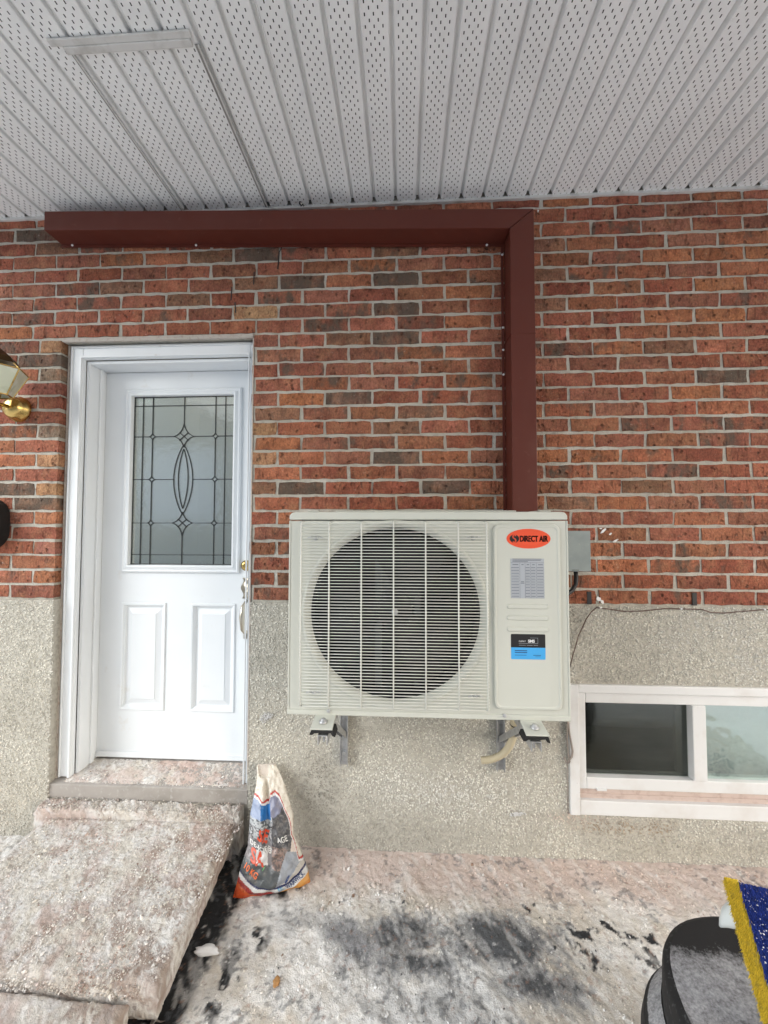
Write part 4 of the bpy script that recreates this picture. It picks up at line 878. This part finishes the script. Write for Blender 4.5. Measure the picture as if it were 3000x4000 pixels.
mb.tube([(.688, -.016, .58), (.684, -.016, .50), (.688, -.016, .44), (.694, -.018, .41), (.684, -.016, .40), (.676, -.014, .41), (.672, -.013, .425)], .0030, 6)
mb.tube([(.686, -.012, .40), (.6855, -.01, .30), (.686, -.009, .19)], .0018, 5)
tag(mb.build('old_wire', CABLEG, None, (.69, -.01, .58), smooth=True), 'short frayed old wire hanging by the left edge of the window', 'wire')

# ------------------------------------------------------------------ porch lantern and black box at the left edge
ln = empty('porch_lantern', (-1.74, 0, 1.95)); tag(ln, 'brass porch lantern with glass panes on the bricks left of the door', 'lantern')
mb = MB(); mb.lathe((-1.806, -.002, 1.940), [(.060, 0), (.060, -.008), (.054, -.016), (.050, -.030), (.040, -.046), (.022, -.056), (.001, -.059)], 32); mb.build('backplate', BRASS, ln, smooth=True)
mb = MB(); mb.tube([(-1.806, -.05, 1.94), (-1.80, -.10, 1.935), (-1.785, -.145, 1.94), (-1.768, -.15, 1.955)], .009, 10); mb.build('arm', BRASS, ln, smooth=True)
lc = (-1.768, -.15)
ring = lambda r, z, k=6, o=.0: [(lc[0]+r*math.cos(o+2*math.pi*i/k), lc[1]+r*math.sin(o+2*math.pi*i/k), z) for i in range(k)]
lo_, hi_ = ring(.060, 1.960, 6, 0), ring(.112, 2.072, 6, 0)
for i in range(6):
    j = (i+1) % 6; mb = MB(); mb.add([lo_[i], lo_[j], hi_[j], hi_[i]], [(0, 1, 2, 3)])
    ob = mb.build('glass_pane', LANT, ln); s_ = ob.modifiers.new('thick', 'SOLIDIFY'); s_.thickness = .002
mb = MB()
for i in range(6): mb.tube([lo_[i], hi_[i]], .0028, 6); mb.tube([lo_[i], lo_[(i+1) % 6]], .0035, 6); mb.tube([hi_[i], hi_[(i+1) % 6]], .0032, 6)
mid_ = ring(.086, 2.097, 6, 0)
for i in range(6): mb.tube([hi_[i], mid_[i]], .0028, 6)
mb.build('lantern_frame', BRASS, ln)
mb = MB(); a0, a1, a2 = ring(.086, 2.098, 6, 0), ring(.07, 2.125, 6, 0), ring(.02, 2.165, 6, 0); mb.add(a0+a1+a2, [(i, (i+1) % 6, 6+(i+1) % 6, 6+i) for i in range(6)]+[(6+i, 6+(i+1) % 6, 12+(i+1) % 6, 12+i) for i in range(6)]+[tuple(range(12, 18)), tuple(range(5, -1, -1))]); mb.build('lantern_roof', mat('aged_brass', (.10, .06, .025), .35, metal=.9), ln)
mb = MB(); mb.tube([(lc[0], lc[1], 1.96), (lc[0], lc[1], 2.03)], .012, 10); mb.build('candle', WHT, ln)
mbx = empty('mailbox', (-1.95, 0, 1.29)); tag(mbx, 'black rounded box on the bricks at the left edge, below the lantern', 'mailbox')
MBR = mat('black_bristle', (.006, .006, .006), .7)
pr = lambda d: rrect(-2.10+d, -1.832-d, 1.285+d, 1.520-d, .085-d*.5)
loft([(pr(0), -.002), (pr(0), -.045), (pr(.006), -.058), (pr(.02), -.064)]).build('box_body', MBR, mbx)
mb = MB(); mb.prism(rrect(-2.08, -1.862, 1.40, 1.505, .05), -.070, -.0645); mb.build('box_flap', MBR, mbx, bevel=.003)

# ------------------------------------------------------------------ bag of de-icing salt
def bag_edges(v):      # v 0 foot .. 1 mouth
    ks = [0, .12, .22, .36, .48, .60, .74, .84, .92, 1]
    Lx = [-.640, -.632, -.628, -.615, -.620, -.627, -.624, -.621, -.625, -.632]; Ly = [-.241, -.222, -.200, -.170, -.146, -.121, -.092, -.070, -.057, -.042]; Lz = [.004, .048, .085, .136, .176, .217, .269, .311, .337, .368]
    Rx = [-.366, -.376, -.392, -.420, -.452, -.458, -.486, -.509, -.526, -.553]; Ry = [-.164, -.152, -.138, -.120, -.100, -.082, -.064, -.052, -.044, -.035]; Rz = [.004, .030, .055, .098, .140, .194, .255, .303, .332, .370]
    f = lambda a: float(np.interp(v, ks, a)); return Vector((f(Lx), f(Ly), f(Lz))), Vector((f(Rx), f(Ry), f(Rz)))
def bag_p(u, v, off=0., back=False):
    a_, b_ = bag_edges(v); p = a_.lerp(b_, u); nrm = Vector((.36, -.92, .12)).normalized()
    env = max(0., 1-(2*u-1)**2)**.62; body = float(np.interp(v, [0, .06, .2, .45, .7, .85, 1], [.020, .040, .046, .036, .022, .010, .003]))
    cre = math.exp(-((u-(.44-.10*v))/.07)**2)*float(np.interp(v, [.1, .35, .75, 1], [0, .014, .026, .008]))*math.copysign(1, .5)
    wr = .0045*math.sin(v*31+u*9)*math.sin(u*17+v*5)+.0030*math.sin(v*57-u*23)*math.sin(u*11+2)+.004*(float(vnoise(np.float64(u*3+v*4), np.float64(v*9-u*2), 1.7, 907))-.5)
    if back: return p-nrm*(env*body*.75)+Vector((0, .004, 0))
    lob = .016*math.exp(-((u-.22)/.13)**2)*float(np.interp(v, [.2, .6, .9, 1], [0, 1, .7, .2]))
    return p+nrm*(env*body-cre*env+lob*env+wr*env+off)
BL = dict(Y=[130, 280, 400, 600, 860, 1080, 1300, 1600, 1830, 2065], L=[460, 455, 450, 410, 355, 340, 325, 215, 165, 130], R=[720, 800, 845, 910, 985, 960, 1080, 1190, 1200, 1220])
def bag_XY(u, v):     # print coordinates of the bag face
    yb = 2065-(235*u); Y = 130+(yb-130)*(1-v)
    l = np.interp(1-v, np.linspace(0, 1, 10), np.interp(np.linspace(130, 2065, 10), BL['Y'], BL['L'])); r = np.interp(1-v, np.linspace(0, 1, 10), np.interp(np.linspace(130, 2065, 10), BL['Y'], BL['R']))
    return l+(r-l)*u, Y
def bag_inv(X, Y):
    u, v = .5, .5
    for _ in range(30):
        x, y = bag_XY(u, v); yb = 2065-235*u; v = 1-(Y-130)/(yb-130); t = 1-v
        l = np.interp(t, np.linspace(0, 1, 10), np.interp(np.linspace(130, 2065, 10), BL['Y'], BL['L'])); r = np.interp(t, np.linspace(0, 1, 10), np.interp(np.linspace(130, 2065, 10), BL['Y'], BL['R'])); u = (X-l)/(r-l)
    return min(max(u, .01), .99), min(max(v, .01), .99)
def bag_col(X, Y):
    n1 = vnoise(X, Y, 1/60, 601); n2 = vnoise(X, Y, 1/18, 611)
    arcx = [380, 470, 520, 580, 630, 650, 720, 780, 830, 880, 950, 1000, 1080]; arcy = [560, 580, 635, 655, 620, 520, 490, 525, 620, 770, 950, 1080, 1330]
    ya = np.interp(X, arcx, arcy); d = Y-ya
    if d < 0: return (.70, .66, .58) if n2 > .25 else (.62, .55, .47)
    if d < 32: return (.45, .06, .05)
    if d < 62: return (.72, .72, .72)
    yn = np.interp(X, [130, 215, 400, 620, 700, 800, 900, 1000, 1100, 1200], [1650, 1690, 1790, 1815, 1800, 1745, 1680, 1600, 1510, 1430])
    q = (Y-yn)/(1+.75*float(sst(650., 850., np.float64(X))))
    if q > 0:
        if q < 26: return (.03, .035, .10)
        if q < 95: return (.66, .66, .65)
        if q < 170: return (.30, .035, .03) if X < 760 else (.72, .36, .10)
        if q < 215: return (.50, .10, .03) if X < 700 else (.70, .30, .07)
        return (.55, .085, .025) if X < 900 else (.62, .16, .04)
    if X > 850-(Y-1200)*.25 and Y > 1250 and X > 700: # pale swoosh towards the right corner
        if X > 1230-(Y-1250)*.9: return (.50, .47, .43)
        if X > 690+(1800-Y)*.35: return (.30, .32, .35)
    if X > np.interp(Y, [700, 1080, 1300, 1700], [860, 970, 930, 1010]): return (.66, .57, .50)
    if Y < 900+40*(n1-.5):
        if 500 < X < 640: return (.03, .16, .42)
        if X <= 500: return (.27, .33, .47)
        if Y < 720+140*(n1-.5)+(800-X)*.9: return (.20, .21, .29)
    if X < 660:
        if Y < 1010: return (.38, .40, .41) if n2 > .35 else (.07, .08, .09)
        if Y < 1180: return (.08, .08, .085) if n2 > .55 else (.34, .35, .36)
        if Y < 1320: return (.11, .11, .115) if n1 > .4 else (.26, .25, .26)
        if Y < 1500: return (.60, .60, .60) if 420 < X < 600 else (.20, .185, .19)
        return (.09, .10, .105)
    if Y < 1210+40*(n2-.5): return (.075, .076, .082) if n2 > .35 else (.13, .125, .125)
    if X < 900 and Y < 1520: return (.24, .165, .14) if n2 > .45 else (.12, .10, .095)
    return (.085, .092, .095)
bag = empty('salt_bag', (-.5, -.15, 0)); tag(bag, 'half-empty plastic bag of de-icing salt leaning by the foundation', 'bag')
nu, nv = 110, 190; V_, T_ = [], []
for j in range(nv+1):
    for i in range(nu+1):
        u, v = i/nu, j/nv; p = bag_p(u, v)
        if v > .9: p.z -= (v-.9)/.1*.038*float(sst(.05, .16, np.float64(u)))*float(sst(.66, .52, np.float64(u)))
        V_.append(p); X_, Y_ = bag_XY(u, v); T_.append(bag_col(float(X_), float(Y_)))
nf = len(V_)
for j in range(nv+1):
    for i in range(nu+1): u, v = i/nu, j/nv; V_.append(bag_p(u, v, 0, True)); T_.append((.62, .56, .5))
I = lambda i, j: j*(nu+1)+i
F_ = [(I(i, j), I(i+1, j), I(i+1, j+1), I(i, j+1)) for j in range(nv) for i in range(nu)]
F_ += [(nf+I(i, j), nf+I(i, j+1), nf+I(i+1, j+1), nf+I(i+1, j)) for j in range(nv) for i in range(nu)]
F_ += [(nf+I(i, 0), nf+I(i+1, 0), I(i+1, 0), I(i, 0)) for i in range(nu)]
for e in (0, nu): F_ += [(I(e, j), nf+I(e, j), nf+I(e, j+1), I(e, j+1)) if e == 0 else (I(e, j), I(e, j+1), nf+I(e, j+1), nf+I(e, j)) for j in range(nv)]
V_ = np.array([tuple(p-Vector((-.5, -.15, 0))) for p in V_])
link('bag_film', npmesh('bag_film', V_, np.array(F_), BAGM, np.array(T_), True), bag, (-.5, -.15, 0))
def bag_text(s, X, Y, size, rot, m, name, sq=1., bold=0.):
    V0, F0_ = text_mesh(s, size, sq, bold); c_, s_ = math.cos(rot), math.sin(rot); mb = MB(); P = []
    for a_, b_ in V0:
        xx = X+a_*c_-b_*s_; yy = Y-(a_*s_+b_*c_); u, v = bag_inv(xx, yy); P.append(bag_p(u, v, .0022))
    mb.add(P, F0_); return mb.build(name, m, bag)
bag_text('SE', 450, 1170, 250, -.22, BAGRED, 'lettering', .62, 9); bag_text('DE-ICING', 335, 1285, 95, -.16, BAGWHITE, 'lettering', .78, 2); bag_text('E D', 545, 1300, 90, -.05, BAGWHITE, 'lettering', .8, 2)
bag_text('SA', 340, 1500, 260, -.05, BAGRED, 'lettering', .66, 9); bag_text('10 KG', 235, 1610, 130, -.45, BAGORANGE, 'lettering', .62, 3); bag_text('AGE', 755, 1145, 105, .28, BAGWHITE, 'lettering', .8, 2)
bag_text('SEL', 755, 1868, 92, .38, BAGLBL, 'lettering', .68, 3); bag_text('WARWICK', 872, 1815, 100, .66, NAVY, 'lettering', .70, 2.5)
mb = MB(); P = [bag_p(*bag_inv(875+38*math.cos(t)-18*math.sin(t), 1640+30*math.cos(t)*-1.3+55*math.sin(t)), .002) for t in np.linspace(0, 6.283, 15)[:-1]]; mb.add(P, [tuple(range(14))]); mb.build('drop_emblem', NAVY, bag)
mb = MB(); P = [bag_p(*bag_inv(945+62*math.cos(t)-30*math.sin(t), 1560-70*math.cos(t)+50*math.sin(t)), .0014) for t in np.linspace(0, 6.283, 17)[:-1]]; mb.add(P, [tuple(range(16))]); mb.build('drop_ground', mat('bag_slate', (.22, .27, .36), .4), bag)
mb = MB(); P = [bag_p(*bag_inv(540+20*math.cos(t)-8*math.sin(t), 1530-24*math.cos(t)+14*math.sin(t)), .004) for t in np.linspace(0, 6.283, 11)[:-1]]; mb.add(P, [tuple(range(10))]); mb.build('green_mark', GREEN, bag)

# ------------------------------------------------------------------ black bin and snow broom, lower right
bn = empty('storage_bin', (.84, -.97, 0)); tag(bn, 'black plastic bin with rounded lid dusted with frost', 'bin')
def ringp(cx, cy, ax, ay, z, rot=-.16, e=2.8, n=72):
    P = []
    for k in range(n):
        t = 2*math.pi*k/n; c_, s_ = math.cos(t), math.sin(t); x = ax*math.copysign(abs(c_)**(2/e), c_); y = ay*math.copysign(abs(s_)**(2/e), s_)
        P.append((cx+x*math.cos(rot)-y*math.sin(rot), cy+x*math.sin(rot)+y*math.cos(rot), z))
    return P
def rings(R, cap=True):
    mb = MB(); n = len(R[0]); mb.v = [p for r in R for p in r]
    for i in range(len(R)-1):
        for k in range(n): a_ = i*n+k; b_ = i*n+(k+1) % n; mb.f.append((a_, b_, b_+n, a_+n))
    if cap: mb.f.append(tuple((len(R)-1)*n+k for k in range(n)))
    return mb
def frost(ob, fn):
    me = ob.data; a_ = me.color_attributes.new('tint', 'FLOAT_COLOR', 'POINT'); base = np.array(ORG[ob.name]); co = np.empty(len(me.vertices)*3, np.float32); me.vertices.foreach_get('co', co); co = co.reshape(-1, 3)+base
    k = fn(co)[:, None]; t = np.ones((len(co), 4), np.float32); t[:, :3] = k; a_.data.foreach_set('color', t.ravel())
cx, cy = .865, -.985
R = [ringp(cx, cy, a_, b_, z) for a_, b_, z in ((.36, .30, -.02), (.388, .312, .20), (.388, .312, .29), (.382, .306, .325))]
rings(R, False).build('bin_body', BINP, bn, smooth=True)
R = [ringp(cx, cy, .382-.034*t, .306-.014*t, .326+.034*t) for t in np.linspace(0, 1, 9)]
o = rings(R, False).build('bin_shoulder', FROST, bn, smooth=True); frost(o, lambda c: .60*sst(.328, .335, c[:, 2])*sst(.66, .60, c[:, 0]))
R = [ringp(cx, cy, .346, .291, .361), ringp(cx, cy, .344, .292, .430), ringp(cx, cy, .340, .288, .444), ringp(cx, cy, .330, .279, .4505)]
rings(R, False).build('bin_lid_rim', BINP, bn, smooth=True)
R = [ringp(cx, cy, .330*(1-t), .279*(1-t), .4507+.010*math.sin(t*1.57)) for t in np.linspace(0, .985, 70)]
R = [[(x, y, z) for x, y, z in r] for r in R]
o = rings(R).build('bin_lid', FROST, bn, smooth=True)
frost(o, lambda c: .60*sst(.0, .12, np.clip(-.715-.18*(c[:, 0]-.62)+.05*(fbm(c[:, 0], c[:, 1], 18, 741)-.5)-c[:, 1], 0, 1)+.02)*sst(.0, .03, 1-np.maximum(np.abs(c[:, 0]-cx)/.325, 0)))
br = empty('snow_broom', (.66, -.94, .46)); tag(br, 'snow broom head with blue fibres and a yellow fringe, above the black bin', 'broom')
# head plate standing almost upright, turned a little to the left
BO = Vector((.600, -.925, .735)); e2 = Vector((.23, -.02, -.97)).normalized(); e1 = Vector((.86, -.50, .214)).normalized(); e1 = (e1-e2*e1.dot(e2)).normalized(); e3 = e1.cross(e2).normalized()
if e3.y > 0: e3 = -e3
bp = lambda a_, b_, c_: BO+e1*a_+e2*b_+e3*c_
mb = MB(); q = [(0.008, .045), (.20, .045), (.20, .28), (.008, .28)]; mb.add([bp(a_, b_, -.03) for a_, b_ in q]+[bp(a_, b_, 0) for a_, b_ in q], [(0, 1, 2, 3), (4, 7, 6, 5), (0, 4, 5, 1), (1, 5, 6, 2), (2, 6, 7, 3), (3, 7, 4, 0)]); mb.build('broom_block', mat('broom_white', (.62, .66, .66), .4), br, bevel=.006)
mb = MB(); mb.tube([bp(.030, .085, -.034), bp(.008, .092, -.034), bp(-.010, .104, -.034), bp(-.022, .116, -.034), bp(-.030, .126, -.034)], [.026, .023, .016, .008, .002], 16); mb.build('broom_handle', mat('handle_white', (.62, .66, .66), .4), br, smooth=True)
def tufts(n, amin, amax, bmin, bmax, ln_, rad, name, m, edge=False):
    a_ = rng.uniform(amin, amax, n); b_ = rng.uniform(bmin, bmax, n); V_ = np.zeros((n, 4, 3)); E1, E2, E3, O = map(np.array, (e1, e2, e3, BO))
    base = O+a_[:, None]*E1+b_[:, None]*E2
    lean = E1*rng.normal(0, .25, (n, 1))+E2*rng.normal(.1, .25, (n, 1))+(-E1*.5 if edge else 0)
    tip = base+(E3+lean)*(ln_*rng.uniform(.7, 1.1, (n, 1)))
    for k in range(3):
        t = 2*math.pi*k/3; V_[:, k] = base+(E1*math.cos(t)+E2*math.sin(t))*rad
    V_[:, 3] = tip; F_ = (np.array([(0, 1, 3), (1, 2, 3), (2, 0, 3)])[None]+4*np.arange(n)[:, None, None]).reshape(-1, 3)
    return tag(link(name, npmesh(name, V_.reshape(-1, 3)-np.array(ORG[br.name]), F_, m), br, ORG[br.name]), kind='stuff')
tufts(26000, .020, .20, .000, .29, .010, .0013, 'blue_fibres', BLUEB)
tufts(8000, .0, .019, -.004, .29, .010, .0012, 'yellow_fringe', YELB, True)
n = 500; a_ = rng.uniform(.022, .12, n); b_ = rng.uniform(.01, .28, n); E = np.array(BO)+a_[:, None]*np.array(e1)+b_[:, None]*np.array(e2)+.013*np.array(e3)
V, F = scatter(E-np.array(ORG[br.name]), .0006+.0013*rng.random(n)**2); tag(link('snow_specks', npmesh('snow_specks', V, F, SNOWW), br, ORG[br.name]), kind='stuff')

# ------------------------------------------------------------------ across the driveway, seen in the glass
nb = empty('neighbour_house', (0, -8, 0)); tag(nb, 'pale sided neighbouring house across the driveway', 'house')
mb = MB(); mb.box(-8.5, 6, -12, -8.05, -.03, 5.5); mb.build('wall', mat('neighbour_wall', (.5, .5, .48), .8), nb)
mb = MB()
for k in range(27): mb.add([(-8.5, -8.0, .2*k), (6, -8.0, .2*k), (6, -8.04, .2*k+.2), (-8.5, -8.04, .2*k+.2), (-8.5, -8.04, .2*k), (6, -8.04, .2*k)], [(0, 1, 2, 3), (0, 4, 5, 1)])
mb.build('siding', mat('siding_pale', (.62, .60, .54), .7), nb)
mb = MB()
for k in range(11): mb.box(-7.1, -4.9, -7.99, -7.94, 1.45+.19*k, 1.45+.19*k+.165)  # white panel added out of view to reflect brightly in the door glass
mb.build('reflection_panel', mat('panel_white', (.86, .86, .85), .5), nb)
